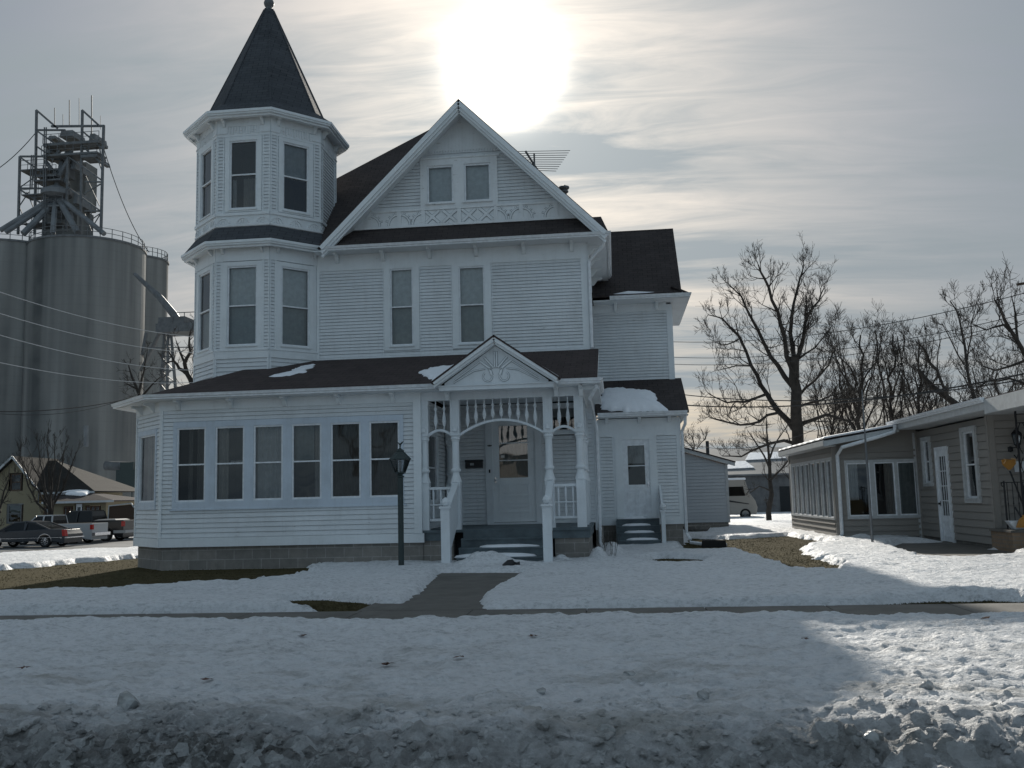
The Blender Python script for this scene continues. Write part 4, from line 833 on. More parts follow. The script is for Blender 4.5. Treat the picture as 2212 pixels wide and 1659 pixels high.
grassR = pz([(1481, 1172), (1495, 1164), (1577, 1166), (1675, 1160), (1700, 1158), (1765, 1170), (1800, 1178), (1740, 1181)])+pz([(1728, 1190), (1756, 1198), (1790, 1210), (1812, 1222), (1800, 1231), (1751, 1232), (1720, 1225), (1686, 1217), (1649, 1204), (1621, 1193), (1586, 1188), (1530, 1188), (1478, 1186)], .07)
patio = pz([(1925, 1176), (1950, 1184), (1980, 1194), (2008, 1202), (2070, 1204), (2124, 1202), (2180, 1199)], .08)+pz([(2196, 1188), (2158, 1184), (2060, 1172), (2000, 1162), (1985, 1164)])
gA = pz([(590, 1302), (640, 1299), (700, 1298), (745, 1302), (800, 1309), (850, 1311)])+pz([(800, 1321), (720, 1318), (660, 1312)], .05)
gB = pz([(1890, 1312), (1960, 1306), (2010, 1302), (2090, 1303), (2140, 1300), (2212, 1303), (2300, 1306), (2300, 1314), (2100, 1314)])
gC = pz([(1395, 1212), (1430, 1207), (1470, 1208), (1525, 1211)])+pz([(1500, 1217), (1440, 1217)], .08)
gD = [(-6.9, 11.2), (-3.2, 10.9), (-2.6, 11.3), (-3.2, 11.7), (-6, 11.9)]
roadL = pz([(-200, 1216), (0, 1202), (150, 1194), (290, 1184)])+[(-12, 50), (-10, 60), (-10, 75), (-90, 80)]
bareF = [(-3.4, 12.2), (-2.0, 12.1), (-1.2, 12.6), (-3.6, 12.9)]
def snow_h(x, y, fine=True):
    n = fbm(x*1.3, y*1.3, 5, 3); rag = (fbm(x*2.6, y*2.6, 4, 11)-.5)*.7; rag2 = (fbm(x*7, y*7, 3, 21)-.5)*.12
    keep = np.full(x.shape, 9.0)
    for P, soft in ((walk, .12), (side, .12), (lawnL, 1.1), (grassR, .7), (patio, .35), (gA, .3), (gB, .3), (gC, .12), (roadL, 1.0)):
        x0, x1 = min(p[0] for p in P)-2, max(p[0] for p in P)+2; y0, y1 = min(p[1] for p in P)-2, max(p[1] for p in P)+2
        mk = (x > x0) & (x < x1) & (y > y0) & (y < y1)
        if mk.any():
            d_ = -sdf(x[mk], y[mk], P)+rag[mk]*soft+rag2[mk]; keep[mk] = np.minimum(keep[mk], d_)
    T = .075+.07*n+.012*(fbm(x*6, y*6, 3, 5)-.5)
    # ploughed bank beside the street: rises from the verge, crests, falls to the street
    cr = 5.05+.2*np.sin(x*.55+1)+.45*(fbm(x*.8, y*.05, 3, 31)-.5)-.05*x
    bank = .13*np.exp(-((y-cr)/.9)**2)+.04*sstep(9.0, 7.0, y)-.62*sstep(cr-.05, cr-1.35, y)
    T = T+bank
    # heaped edges along the walks
    T = T+.05*np.exp(-((y-13.35)/.45)**2)*sstep(-1.6, 0, x)+.04*np.exp(-((y-13.4)/.5)**2)*sstep(-3.6, -4.6, x)
    if fine:
        am = sstep(10.5, 6.0, y); am2 = sstep(6.0, 4.8, y+.8*(fbm(x*1.1, y*1.1, 3, 77)-.5))
        w1 = worley(x*3.1+y*.4, y*4.0, 2); w2 = worley(x*8+3, y*9, 5); w3 = worley(x*17, y*19, 9)
        T = T+am*(.035*(.55-w1)+.026*(.5-w2)+.010*(.5-w3))+am2*(.055*(.5-w1)+.06*(.5-w2)+.045*(.5-w3))
        foot = fbm(x*2.2, y*3.6, 4, 41)-.5; T = T+(.11*foot+.045*(fbm(x*8, y*11, 4, 43, .6)-.5))*sstep(13.2, 10.5, y)
        T = T+.06*(fbm(x*1.8, y*3.4, 5, 61, .6)-.5)*sstep(12.6, 13.2, y)*(.6+.8*sstep(0, 3.5, x))+.055*(fbm(x*5, y*8, 5, 67, .65)-.5)
    m_ = sstep(-.02, .22, keep)
    return gz_(x, y)-.05+m_*(.05+.02+T)
mounds = [(-2.75, 19.75, .75, .38, .34), (-2.1, 19.7, .7, .35, .2), (-1.25, 20.9, .25, .2, .22), (-.45, 21.4, .25, .5, .30), (-.15, 23.0, .35, 1.2, .32), (.3, 24.5, .4, 1.2, .14), (6.9, 28.2, .5, .5, .20), (8.0, 27.2, .7, .6, .17), (9.0, 23.4, .45, .3, .14), (-3.9, 20.3, .4, .3, .08), (6.2, 26.5, .9, 1.1, .10), (3.2, 35.9, .8, .4, .15)]
def total_h(x, y, fine=True):
    z_ = snow_h(x, y, fine)
    for mx, my, sx, sy, h in mounds:
        q = ((x-mx)/sx)**2+((y-my)/sy)**2; b = h*np.exp(-q)*(1+.25*(fbm(x*5, y*5, 3, 90)-.5)); z_ = np.maximum(z_, np.where(q < 4, gz_(x, y)-.04+b*1.15, -9))+np.where(z_ > gz_(x, y), b*.15, 0)
    return z_
class Grid:
    def __init__(s): s.v = []; s.f = []; s.n = 0
    def add(s, xs, ys, fn):
        X, Y = np.meshgrid(xs, ys); Z = fn(X, Y); s.v.append(np.stack([X, Y, Z], -1).reshape(-1, 3)); w = len(xs); i = np.arange(len(ys)-1)[:, None]*w+np.arange(w-1)[None, :]+s.n
        s.f.append(np.stack([i, i+1, i+w+1, i+w], -1).reshape(-1, 4)); s.n += X.size
    def build(s, name, mat, kind='structure', keep=None, smooth=True):
        v = np.concatenate(s.v); f = np.concatenate(s.f)
        if keep is not None: f = f[keep(v, f)]
        me = bpy.data.meshes.new(name); me.vertices.add(len(v)); me.vertices.foreach_set('co', v.astype(np.float32).ravel()); me.loops.add(f.size); me.loops.foreach_set('vertex_index', f.astype(np.int32).ravel())
        me.polygons.add(len(f)); me.polygons.foreach_set('loop_start', np.arange(0, f.size, 4, dtype=np.int32)); me.polygons.foreach_set('use_smooth', np.ones(len(f), bool)); me.update(calc_edges=True); me.validate()
        me.materials.append(MAT[mat]); o = bpy.data.objects.new(name, me); SC.collection.objects.link(o); o['kind'] = kind; return o
g = Grid(); a = np.concatenate([np.linspace(-600, -90, 20), np.arange(-88, -14, 2.0), np.arange(-14, 14, .25), np.arange(14, 90, 2.0), np.linspace(92, 600, 20)])
b = np.concatenate([np.linspace(-60, 0, 8), np.arange(.5, 4, .5), np.arange(4, 7, .2), np.arange(7, 40, .5), np.arange(40, 120, 2.0), np.linspace(122, 1200, 30)])
g.add(a, b, lambda x, y: gz_(x, y)+.02*(fbm(x*1.5, y*1.5, 3, 70)-.5)*sstep(13, 14, y)-.03*sstep(6, 4, y)); g.build('ground', 'grass')
g = Grid()
g.add(np.arange(-8.5, 8.5, .026), np.arange(3.4, 12.0, .024), total_h)
g.add(np.arange(-12.5, 12.6, .045), np.arange(11.976, 21.6, .045), total_h)
g.add(np.arange(-26, 16, .12), np.arange(21.555, 40.0, .11), lambda x, y: total_h(x, y, True))
g.add(np.arange(-120, 120, .8), np.arange(39.9, 140, .8), lambda x, y: total_h(x, y, False))
g.add(np.arange(-26, -8.4, .12), np.arange(8, 12.1, .12), total_h); g.add(np.arange(-26, -12.4, .12), np.arange(12.0, 21.7, .12), total_h); g.add(np.arange(8.4, 22, .12), np.arange(8, 12.1, .12), total_h); g.add(np.arange(12.5, 24, .12), np.arange(12.0, 21.7, .12), total_h)
g.add(np.arange(-80, -25.9, .5), np.arange(8, 40.0, .5), total_h); g.add(np.arange(15.9, 80, .5), np.arange(20, 40.0, .5), lambda x, y: total_h(x, y, False))
def keep(v, f):
    c_ = v[f].mean(1); under = v[f][:, :, 2].max(1) < gz_(c_[:, 0], c_[:, 1])-.045
    ins = (c_[:, 0] > -10.6) & (c_[:, 0] < -.7) & (c_[:, 1] > 21.75)
    return ~(under | ins)
g.build('snow', 'snow', keep=keep)
def slabs(name, rects, mat, z=.028):
    m = MB()
    for P in rects: m.hexa([(x, y, -.05) for x, y in P], [(x, y, z) for x, y in P])
    o = m.build(name, mat, bev=.008); o['kind'] = 'structure'; return o
rc = []; x = -20.2; rs = random.Random(5)
while x < 20:
    w_ = 1.52; sk = .0; rc.append([(x+.006, 10.85), (x+w_-.006, 10.85), (x+w_-.006, 12.72), (x+.006, 12.72)]); x += w_
slabs('sidewalk', rc, 'sidewalk')
rc = []; y = 12.73
while y < 20.0: rc.append([(-3.55, y+.006), (-1.78, y+.006), (-1.78, y+1.66), (-3.55, y+1.66)]); y += 1.67
slabs('path', rc, 'sidewalk', .03)
m = MB(); m.hexa([(x, y, -.05) for x, y in patio], [(x, y, .02) for x, y in patio]); m.build('patio', 'sidewalk')['kind'] = 'structure'
g = Grid(); g.add(np.arange(-90, -8, 1.0), np.arange(34, 84, .8), lambda x, y: gz_(x, y)+.012)
def keepr(v, f): c_ = v[f].mean(1); return sdf(c_[:, 0], c_[:, 1], roadL) > -.4
g.build('road', 'asphalt', keep=keepr)
m = MB(); m.box(-80, 80, -14, 3.9, -.5, -.21); m.build('street', 'asphalt')['kind'] = 'structure'
# withered grass standing in the bare patches
rs = np.random.RandomState(4); vv = []; ff = []
def blades(P, n, hmin=.03, hmax=.09):
    x0, x1 = min(p[0] for p in P), max(p[0] for p in P); y0, y1 = min(p[1] for p in P), max(p[1] for p in P); x0 = max(x0, -24)
    X = rs.uniform(x0-.1, x1+.1, n); Y = rs.uniform(y0-.1, y1+.1, n); s_ = sdf(X, Y, P); k = s_ > -.12; X, Y = X[k], Y[k]
    hh = snow_h(X, Y, False)-gz_(X, Y); k = hh < .03; X, Y = X[k], Y[k]; Z = gz_(X, Y)
    a_ = rs.uniform(0, math.pi, len(X)); h = rs.uniform(hmin, hmax, len(X))*.3; w_ = .008+.006*rs.rand(len(X)); lx, ly = rs.normal(0, .045, len(X)), rs.normal(0, .045, len(X)); b0 = sum(len(q) for q in vv)
    p0 = np.stack([X-np.cos(a_)*w_, Y-np.sin(a_)*w_, Z-.01], -1); p1 = np.stack([X+np.cos(a_)*w_, Y+np.sin(a_)*w_, Z-.01], -1); p2 = np.stack([X+lx, Y+ly, Z+h], -1)
    vv.append(np.stack([p0, p1, p2], 1).reshape(-1, 3)); ff.append(np.arange(len(X)*3).reshape(-1, 3)+b0)
blades(lawnL, 40000); blades(grassR, 16000); blades(gA, 3500); blades(gB, 5000); blades(gC, 900)
v = np.concatenate(vv); f = np.concatenate(ff); me = bpy.data.meshes.new('grass'); me.from_pydata(v.tolist(), [], f.tolist()); me.materials.append(MAT['blades']); o = bpy.data.objects.new('grass', me); SC.collection.objects.link(o)
tag(o, 'brown winter grass showing where the snow has melted', 'grass', kind='stuff')
# lumps of ploughed ice and crusted snow
import bmesh
def ico():
    bm = bmesh.new(); bmesh.ops.create_icosphere(bm, subdivisions=2, radius=1.0); v_ = np.array([p.co[:] for p in bm.verts]); f_ = np.array([[q.index for q in p.verts] for p in bm.faces]); bm.free(); return v_, f_
IV, IF = ico(); rs = np.random.RandomState(12)
def lumps(n, xr, yr, smin, smax, pw=2.2):
    V_, F_ = [], []; b0 = 0
    XY = np.stack([rs.uniform(*xr, n), yr[0]+(yr[1]-yr[0])*rs.rand(n)**1.5], -1); ZZ = total_h(XY[:, 0], XY[:, 1])
    for i in range(n):
        x, y = XY[i]; s_ = smin+(smax-smin)*rs.rand()**pw
        if rs.rand() > (1.0 if y < 5.15 else math.exp(-(y-5.15)*1.3)): continue
        z_ = float(ZZ[i]); q = IV.copy()
        for _ in range(5):       # chop flat facets to make it angular
            d_ = rs.normal(size=3); d_ /= np.linalg.norm(d_); c_ = rs.uniform(.35, .75); t_ = q@d_; q = q-np.outer(np.maximum(t_-c_, 0), d_)
        q = q*(1+rs.normal(0, .05, (len(q), 1)))*np.array([rs.uniform(.8, 1.5), rs.uniform(.7, 1.1), rs.uniform(.5, .9)])*s_
        a_ = rs.uniform(0, 6.28); c_, s2 = math.cos(a_), math.sin(a_); q = q@np.array([[c_, s2, 0], [-s2, c_, 0], [0, 0, 1]]); tl = rs.uniform(-.4, .4); q = q@np.array([[1, 0, 0], [0, math.cos(tl), math.sin(tl)], [0, -math.sin(tl), math.cos(tl)]])
        V_.append(q+[x, y, z_-s_*.25]); F_.append(IF+b0); b0 += len(q)
    return np.concatenate(V_), np.concatenate(F_)
def mesh_obj(name, v, f, mat, smooth=False):
    me = bpy.data.meshes.new(name); me.from_pydata(v.tolist(), [], f.tolist()); me.materials.append(MAT[mat]); o = bpy.data.objects.new(name, me); SC.collection.objects.link(o)
    if smooth: me.polygons.foreach_set('use_smooth', [True]*len(me.polygons))
    return o
v, f = lumps(18000, (-4.0, 3.3), (4.3, 9.5), .005, .048, 3.6); tag(mesh_obj('ice_rubble', v, f, 'snow'), 'grey ice chunks and crusted snow rubble along the ploughed bank', 'ice', kind='stuff')
big = [(275, 1590, .105), (770, 1628, .06), (1310, 1640, .05), (1520, 1545, .055), (2000, 1530, .05), (1360, 1475, .045), (880, 1640, .045), (1880, 1650, .055), (1170, 1520, .04)]
for i, (u, v_, s_) in enumerate(big):
    p = atz(u, v_, .12); q = IV.copy(); rr = np.random.RandomState(50+i)
    for _ in range(7):
        d_ = rr.normal(size=3); d_ /= np.linalg.norm(d_); t_ = q@d_; q = q-np.outer(np.maximum(t_-rr.uniform(.4, .7), 0), d_)
    q = q*s_*np.array([1.2, .8, .9]); zz_ = float(total_h(np.array([p[0]]), np.array([p[1]]))[0])
    o = mesh_obj('ice_chunk', q, IF, 'ice'); o.location = (p[0], p[1], zz_+s_*.15)
    where = ['left of the bank, the biggest one', 'low on the bank toward the left of centre', 'low on the bank in front of the steps', 'mid bank right of centre', 'near the crest of the bank at the right', 'high on the bank behind the others', 'at the very bottom left of centre', 'at the very bottom right', 'small one just right of centre'][i]
    tag(o, 'grey angular ice chunk '+where, 'ice chunk', 'large ice chunks in the ploughed bank')
# dead leaves
for i, (u, v_) in enumerate([(828, 1438), (841, 1437), (992, 1426), (52, 1456), (1152, 1368), (2131, 1338), (447, 1482), (1738, 1384), (655, 1366)]):
    p = atz(u, v_, .15); zz_ = float(total_h(np.array([p[0]]), np.array([p[1]]))[0]); r_ = random.Random(i); pts = []
    for k in range(9): a_ = k/9*6.283; q = (.045 if k % 2 else .022)*r_.uniform(.8, 1.3); pts.append((p[0]+q*math.cos(a_)*1.3, p[1]+q*math.sin(a_), zz_+.02+r_.uniform(-.006, .016)))
    c_ = (p[0], p[1], zz_+.03); m = MB()
    for k in range(9): m.face([c_, pts[k], pts[(k+1) % 9]])
    m.root('leaf', 'deadleaf', (p[0], p[1], zz_), 'curled brown leaf '+['left one of a touching pair', 'right one of a touching pair', 'alone on clean snow left of centre', 'at the far left edge of the bank', 'below the sidewalk right of the walk', 'at the right near the sidewalk edge', 'on dirty snow low at the left', 'on clean snow right of centre', 'just below the bare sidewalk stretch'][i], 'leaf', 'dead leaves on the snow')

# ------------------------------------------------------------------ things round the house
# lamp post
lp = at(867, 1235, 19.9); LX, LY = float(lp[0]), 19.9
lamp = empty('lamp_post', (LX, LY, 0), 'dark green lamp post with tapered lantern and eagle finial on the snowy lawn', 'lamp post')
m = MB(); m.lathe((LX, LY, 0), [(.062, -.1), (.062, 1.98), (.05, 2.0)], 14); m.build('pole', 'lampgreen', lamp, smooth=False)
m = MB(); m.lathe((LX, LY, 0), [(.05, 1.97), (.085, 1.99), (.085, 2.01), (.05, 2.03), (.06, 2.05), (.12, 2.08), (.12, 2.10)], 12)
for k in range(6):
    a_ = R(60*k+15); m.bar((LX+.11*math.cos(a_), LY+.11*math.sin(a_), 2.09), (LX+.215*math.cos(a_), LY+.215*math.sin(a_), 2.375), .014)
m.build('lantern_frame', 'lampgreen', lamp)
m = MB(); m.lathe((LX, LY, 0), [(.235, 2.36), (.24, 2.375), (.10, 2.52), (.085, 2.525), (.085, 2.545), (.095, 2.55), (.03, 2.60), (.012, 2.62), (.018, 2.635), (.006, 2.65)], 6, rot=R(15)); m.build('lantern_roof', 'lampgreen', lamp)
m = MB()
for k in range(6):
    a_, b_ = R(60*k+15), R(60*k+75); m.face([(LX+.105*math.cos(a_), LY+.105*math.sin(a_), 2.10), (LX+.105*math.cos(b_), LY+.105*math.sin(b_), 2.10), (LX+.21*math.cos(b_), LY+.21*math.sin(b_), 2.37), (LX+.21*math.cos(a_), LY+.21*math.sin(a_), 2.37)])
m.build('pane', 'glass', lamp)
m = MB(); m.lathe((LX, LY, 0), [(.022, 2.08), (.022, 2.30), (.03, 2.32), (.01, 2.34)], 8); m.build('bulb', 'sheer', lamp)
m = MB(); m.tube([(LX, LY, 2.64), (LX+.005, LY, 2.69)], [.018, .02], 6); m.tube([(LX, LY, 2.68), (LX-.03, LY, 2.72), (LX-.075, LY, 2.745)], [.016, .014, .004], 5); m.tube([(LX, LY, 2.68), (LX+.04, LY, 2.72), (LX+.085, LY, 2.76)], [.016, .02, .004], 5); m.tube([(LX, LY, 2.68), (LX+.01, LY-.02, 2.71)], [.016, .01], 5); m.build('eagle', 'lampgreen', lamp)
# mailbox
mx0, mx1 = -3.96, -3.50; mb_ = empty('mailbox', ((mx0+mx1)/2, MY, 2.3), 'flat black wall mailbox with a small pale plate, left of the porch door', 'mailbox')
m = MB(); G.poly(m, [(mx0, 2.30), (mx1, 2.30), (mx1, 2.50), (mx0, 2.50)], .02, .13); G.box(m, mx0-.01, mx1+.01, 2.47, 2.52, .02, .14); m.build('box', 'black', mb_, bev=.006)
m = MB(); G.box(m, -3.83, -3.73, 2.37, 2.43, .13, .134); m.build('plate', 'plate', mb_)
# dark lump half buried in the heap by the steps
p = at(1103, 1224, 19.25); X0, Y0 = float(p[0]), 19.25
lump = empty('garden_ornament', (X0, Y0, 0), 'small black rounded object with a knob, half buried in snow by the steps', 'ornament')
m = MB(); m.tube([(X0-.14, Y0, .02), (X0-.09, Y0, .10), (X0, Y0, .17), (X0+.07, Y0, .22)], [.07, .10, .10, .05], 12); m.build('body', 'black', lump, smooth=True)
m = MB(); m.tube([(X0+.06, Y0, .20), (X0+.12, Y0, .17), (X0+.16, Y0, .18), (X0+.18, Y0, .12), (X0+.19, Y0, .08)], [.02, .03, .045, .02, .01], 8); m.build('spout', 'black', lump, smooth=True)
# twigs beside the porch
m = MB(); r_ = random.Random(3)
for k in range(9):
    x = -.30+r_.uniform(-.1, .2); y = 21.5+r_.uniform(-.2, .5); x2 = x+r_.uniform(-.12, .15); m.tube([(x, y, 0), ((x+x2)/2+.02, y, .35), (x2, y, r_.uniform(.5, .85))], [.008, .006, .003], 4); m.tube([((x+x2)/2+.02, y, .35), (x2+r_.uniform(-.2, .2), y, .6)], [.005, .002], 4)
m.root('bare_shrub', 'twig', (-.25, 21.6, 0), 'few bare shrub twigs sticking out of the snow right of the porch', 'shrub')
# television antenna
ax, ay = -2.28, 30.0; ant = empty('tv_antenna', (ax, ay, 9.5), 'television antenna with many rods behind the right slope of the gable', 'antenna')
m = MB(); m.tube([(ax, ay, 9.0), (ax, ay, 12.75)], .03, 6); m.build('mast', 'steel', ant)
m = MB(); m.bar((ax-.28, ay-.1, 12.83), (ax+.10, ay+.1, 12.20), .05)
for k in range(10): 
    t = k/9; cx_ = ax-.25+.32*t; z_ = 12.80-.60*t; L = 1.15-.65*t; m.tube([(cx_-L*.75, ay-.1+t*.2-.2, z_-.02), (cx_+L*1.25, ay-.1+t*.2+.2, z_+.02)], .011, 4)
m.build('rods', 'steel', ant)
# dark splash block and bowl planter
p = atz(1541, 1182); m = MB(); m.hexa([(p[0]-.35, 26.6, 0), (p[0]+.35, 26.6, 0), (p[0]+.3, 27.1, 0), (p[0]-.3, 27.1, 0)], [(p[0]-.32, 26.65, .2), (p[0]+.32, 26.65, .2), (p[0]+.28, 27.05, .2), (p[0]-.28, 27.05, .2)]); m.root('stepping_block', 'rubber', (p[0], 26.8, 0), 'low dark block lying on the grass right of the side entry', 'block', bev=.03)
p = atz(1515, 1160); m = MB(); m.lathe((p[0], 35.0, 0), [(.25, -.05), (.34, .08), (.50, .25), (.53, .32), (.50, .32), (.44, .24), (.1, .2)], 18); bw_ = m.root('bowl_planter', 'blocks', (p[0], 35.0, 0), 'wide concrete bowl planter standing in snow before the small garage', 'planter')
# small hose box etc. by the entry corner
m = MB(); m.tube([(2.05, 27.7, .10), (2.5, 27.2, .05), (3.0, 27.1, .04)], .05, 6); m.root('drain_pipe', 'vinyl', (2.05, 27.6, 0), 'short white drain pipe lying at the foot of the entry downspout', 'pipe')

# ------------------------------------------------------------------ neighbour's house at the right
NX, NY = 8.85, 23.55
nb = empty('neighbour_house', (10.5, 26, 0), 'single storey beige clapboard house with low snowy roof and covered front porch', 'house')
NL = Wall(NX, 29.0, 0, -1); NF = Wall(NX, NY, 1, 0); NS = Wall(6.44, 29.0, 1, 0); NSL = Wall(6.44, 36.2, 0, -1)
interior = MB()
def ly(y): return 29.0-y
m = MB()
nd = (ly(27.3), ly(26.45), .0, 2.5)
w1 = window(NL, ly(25.15), ly(24.40), 1.20, 2.86, cw=.13, head=.12, sill=.12, cur=[('curtain', .3, 1, 0, 1)], parent=nb, mat='nbtrim', off=.03, rail=True)
w2 = window(NL, ly(28.35), ly(27.80), 1.62, 2.82, cw=.10, head=.1, sill=.1, cur=[('screen', 0, 1, 0, 1)], parent=nb, mat='nbtrim', off=.03)
siding(m, NL, .0, 29.0-NY-.12, .1, 3.12, openings=[w1, w2, (nd[0]-.08, nd[1]+.08, 0, 2.58)], row=.185, t=.025)
siding(m, NF, .12, 8, .1, 3.2, openings=[(.42+.35, .42+2.2, 9, 9)], row=.185, t=.025)
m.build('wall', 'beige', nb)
m = MB(); sw_ = [(6.80, 7.46), (7.58, 8.16), (8.24, 8.76)]
for a, b in sw_: window(NS, a-6.44, b-6.44, .70, 2.26, rail=False, frame=.035, cur=[('curtain', .55, 1, 0, 1)] if a > 7 and a < 8 else ([('sheer', .0, .5, .3, 1)] if a < 7 else [('screen', 0, 1, 0, 1)]), parent=nb, glass='glass', deep=.7)
siding(m, NS, .14, NX-6.44-.06, .08, 2.72, openings=[(.30, 8.80-6.44, .62, 2.34)], row=.165, t=.02); siding(m, NS, .14, NX-6.44-.06, 2.72, lambda z: 0, row=9) if False else None
m2 = MB(); NS.poly(m2, [(.0, 2.72), (2.41, 2.72), (2.41, 3.25), (.0, 2.9)], -.02, .004)
siding(m, NSL, .1, 7.1, -.2, .62, row=.15, t=.05); siding(m, NSL, .1, 7.1, 2.42, 2.80, row=.18); m.v += []; 
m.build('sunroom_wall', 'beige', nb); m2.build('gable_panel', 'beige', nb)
m = MB(); NS.box(m, .30, .36, .62, 2.34, -.02, .03); NS.box(m, 1.02, 1.14, .62, 2.34, -.02, .03); NS.box(m, 1.72, 1.80, .62, 2.34, -.02, .03); NS.box(m, 2.32, 2.38, .62, 2.34, -.02, .03); NS.box(m, .36, 2.32, .62, .70, -.02, .028); NS.box(m, .36, 2.32, 2.26, 2.34, -.02, .028)
NS.box(m, 2.30, 2.41, 0, 3.1, -.02, .012)
m.build('window_frame', 'nbtrim', nb)
m = MB(); NS.box(m, 0, .14, 0, 2.9, -.02, .03); NSL.box(m, 7.1, 7.2, -.2, 2.85, -.02, .032); NSL.box(m, 0, .1, -.3, 2.85, -.02, .03); NL.box(m, 29-NY-.12, 29-NY+.01, .06, 3.2, -.02, .03); NF.box(m, 0, .12, .06, 3.3, -.02, .032); NL.box(m, -.02, .05, 0, 3.15, -.05, .045); m.split('corner_board', 'beige', nb)
for k in range(2):
    for j in range(4):
        s = .5+k*3.35+j*.80; window(NSL, s, s+.70, .66, 2.38, rail=False, frame=.03, cur=[('sheer', 0, 1, 0, 1)], parent=nb, deep=.4)
m = MB()
for k in range(9): s = .44+k*.80+(.15 if k > 4 else 0); NSL.box(m, s-.05, s+.03, .62, 2.42, -.02, .035)
NSL.box(m, .1, 7.1, .60, .66, -.02, .06); NSL.box(m, .1, 7.1, 2.38, 2.46, -.02, .03); NSL.box(m, .1, .4, .62, 2.4, -.02, .02); NSL.box(m, 6.9, 7.1, .62, 2.4, -.02, .02); m.build('window_mullions', 'nbtrim', nb)
dn = paneldoor(NL, nd[0], nd[1], .03, 2.5, (nd[0]+.17, nd[1]-.17, .72, 2.32), [(nd[0]+.17, nd[1]-.17, .16, .58)], mat='vinyl', knob='a', kmat='black', parent=nb, gl_='darkglass')
m = MB()
for q in (.33, .67): x = nd[0]+.17+(nd[1]-nd[0]-.34)*q; NL.box(m, x-.014, x+.014, .72, 2.32, -.025, .01)
for q in (.25, .5, .75): z_ = .72+1.6*q; NL.box(m, nd[0]+.17, nd[1]-.17, z_-.014, z_+.014, -.025, .008)
m.build('glazing_bars', 'vinyl', dn)
m = MB(); NL.box(m, nd[0]-.08, nd[0], .0, 2.58, -.02, .05); NL.box(m, nd[1], nd[1]+.08, .0, 2.58, -.02, .05); NL.box(m, nd[0], nd[1], 2.5, 2.58, -.02, .048); m.build('door_frame', 'vinyl', nb)
m = MB(); m.box(NX+.05, 17, NY+.05, 29, -.3, .1); m.box(6.49, NX, 29.05, 36, -.3, .06); m.split('foundation', 'blocks', nb)
# roofs
ex, ez, sp_ = 8.2, 3.34, .06; rx = 13.0
m = MB(); m.slab([(ex, 17.0, ez+.08), (rx, 17.0, ez+.08+(rx-ex)*sp_), (rx, 36, ez+.08+(rx-ex)*sp_), (ex, 36, ez+.08)], .06); m.slab([(18, 17.0, ez+.08), (rx, 17.0, ez+.08+(rx-ex)*sp_), (rx, 36, ez+.08+(rx-ex)*sp_), (18, 36, ez+.08)], .06)
m.slab([(6.10, 28.55, 2.97), (9.0, 28.55, 3.42), (9.0, 36.4, 3.42), (6.10, 36.4, 2.97)], .05); m.build('roof', 'shingles', nb)
m = MB(); NG = Wall(0, 17.03, 1, 0); NG.poly(m, [(ex, ez+.04), (rx, ez+.04+(rx-ex)*sp_), (rx, ez-.22+(rx-ex)*sp_), (ex, ez-.20)], -.03, .0)
m.box(ex, ex+.03, 21.9, 28.6, ez-.16, ez+.0); m.box(ex-.02, ex+.02, 17.0, 21.9, ez-.26, ez+.06); m.slab([(ex+.02, 17.05, ez-.15), (9.0, 17.05, ez-.15), (9.0, 28.6, ez-.15), (ex+.02, 28.6, ez-.15)], .02)
m.slab([(9.0, 17.05, ez-.15), (17, 17.05, ez-.15), (17, 23.6, ez-.15), (9.0, 23.6, ez-.15)], .02)
NSF = Wall(0, 28.56, 1, 0); NSF.poly(m, [(6.10, 2.95), (8.25, 3.28), (8.25, 3.12), (6.10, 2.76)], -.03, .01); m.box(6.09, 6.12, 28.6, 36.4, 2.78, 2.94); m.box(6.12, 6.44, 28.6, 36.4, 2.76, 2.78)
m.build('fascia_and_soffit', 'nbtrim', nb)
m = MB(); gutter(m, [(ex-.06, 29.3, ez), (ex-.06, 21.9, ez)], .11, .11); m.build('gutter', 'vinyl', nb)
m = MB(); m.tube([(8.12, 28.45, 3.30), (8.10, 28.5, 3.12), (7.7, 28.52, 3.0), (6.62, 28.6, 2.72), (6.54, 28.9, 2.5), (6.54, 28.93, .2), (6.40, 28.7, .08)], .055, 8); m.build('downspout', 'vinyl', nb)
interior.box(9.45, 17, 24.3, 35, -.3, 3.4); interior.box(7.0, 8.6, 29.9, 35.5, -.3, 2.7); interior.build('interior', 'darkroom', nb)  # unseen solid blocks added to shut out sun leaks below the eave
m = MB(); v_ = np.linspace(28.5, 36.3, 40)
for i in range(39):
    a_, b_ = v_[i], v_[i+1]; m.hexa([(6.08, a_, 2.98), (8.2, a_, 3.30), (8.2, b_, 3.30), (6.08, b_, 2.98)], [(6.12, a_, 3.03+.02*math.sin(i*1.3)), (8.2, a_, 3.36+.012*math.sin(i)), (8.2, b_, 3.36+.012*math.sin(i+1)), (6.12, b_, 3.03+.02*math.sin(i*1.3+1.3))])
m.root('roof_snow', 'roofsnow', (7, 32, 3), 'snow blanket on the low sunroom roof of the neighbouring house', 'snow', kind='stuff', smooth=True)
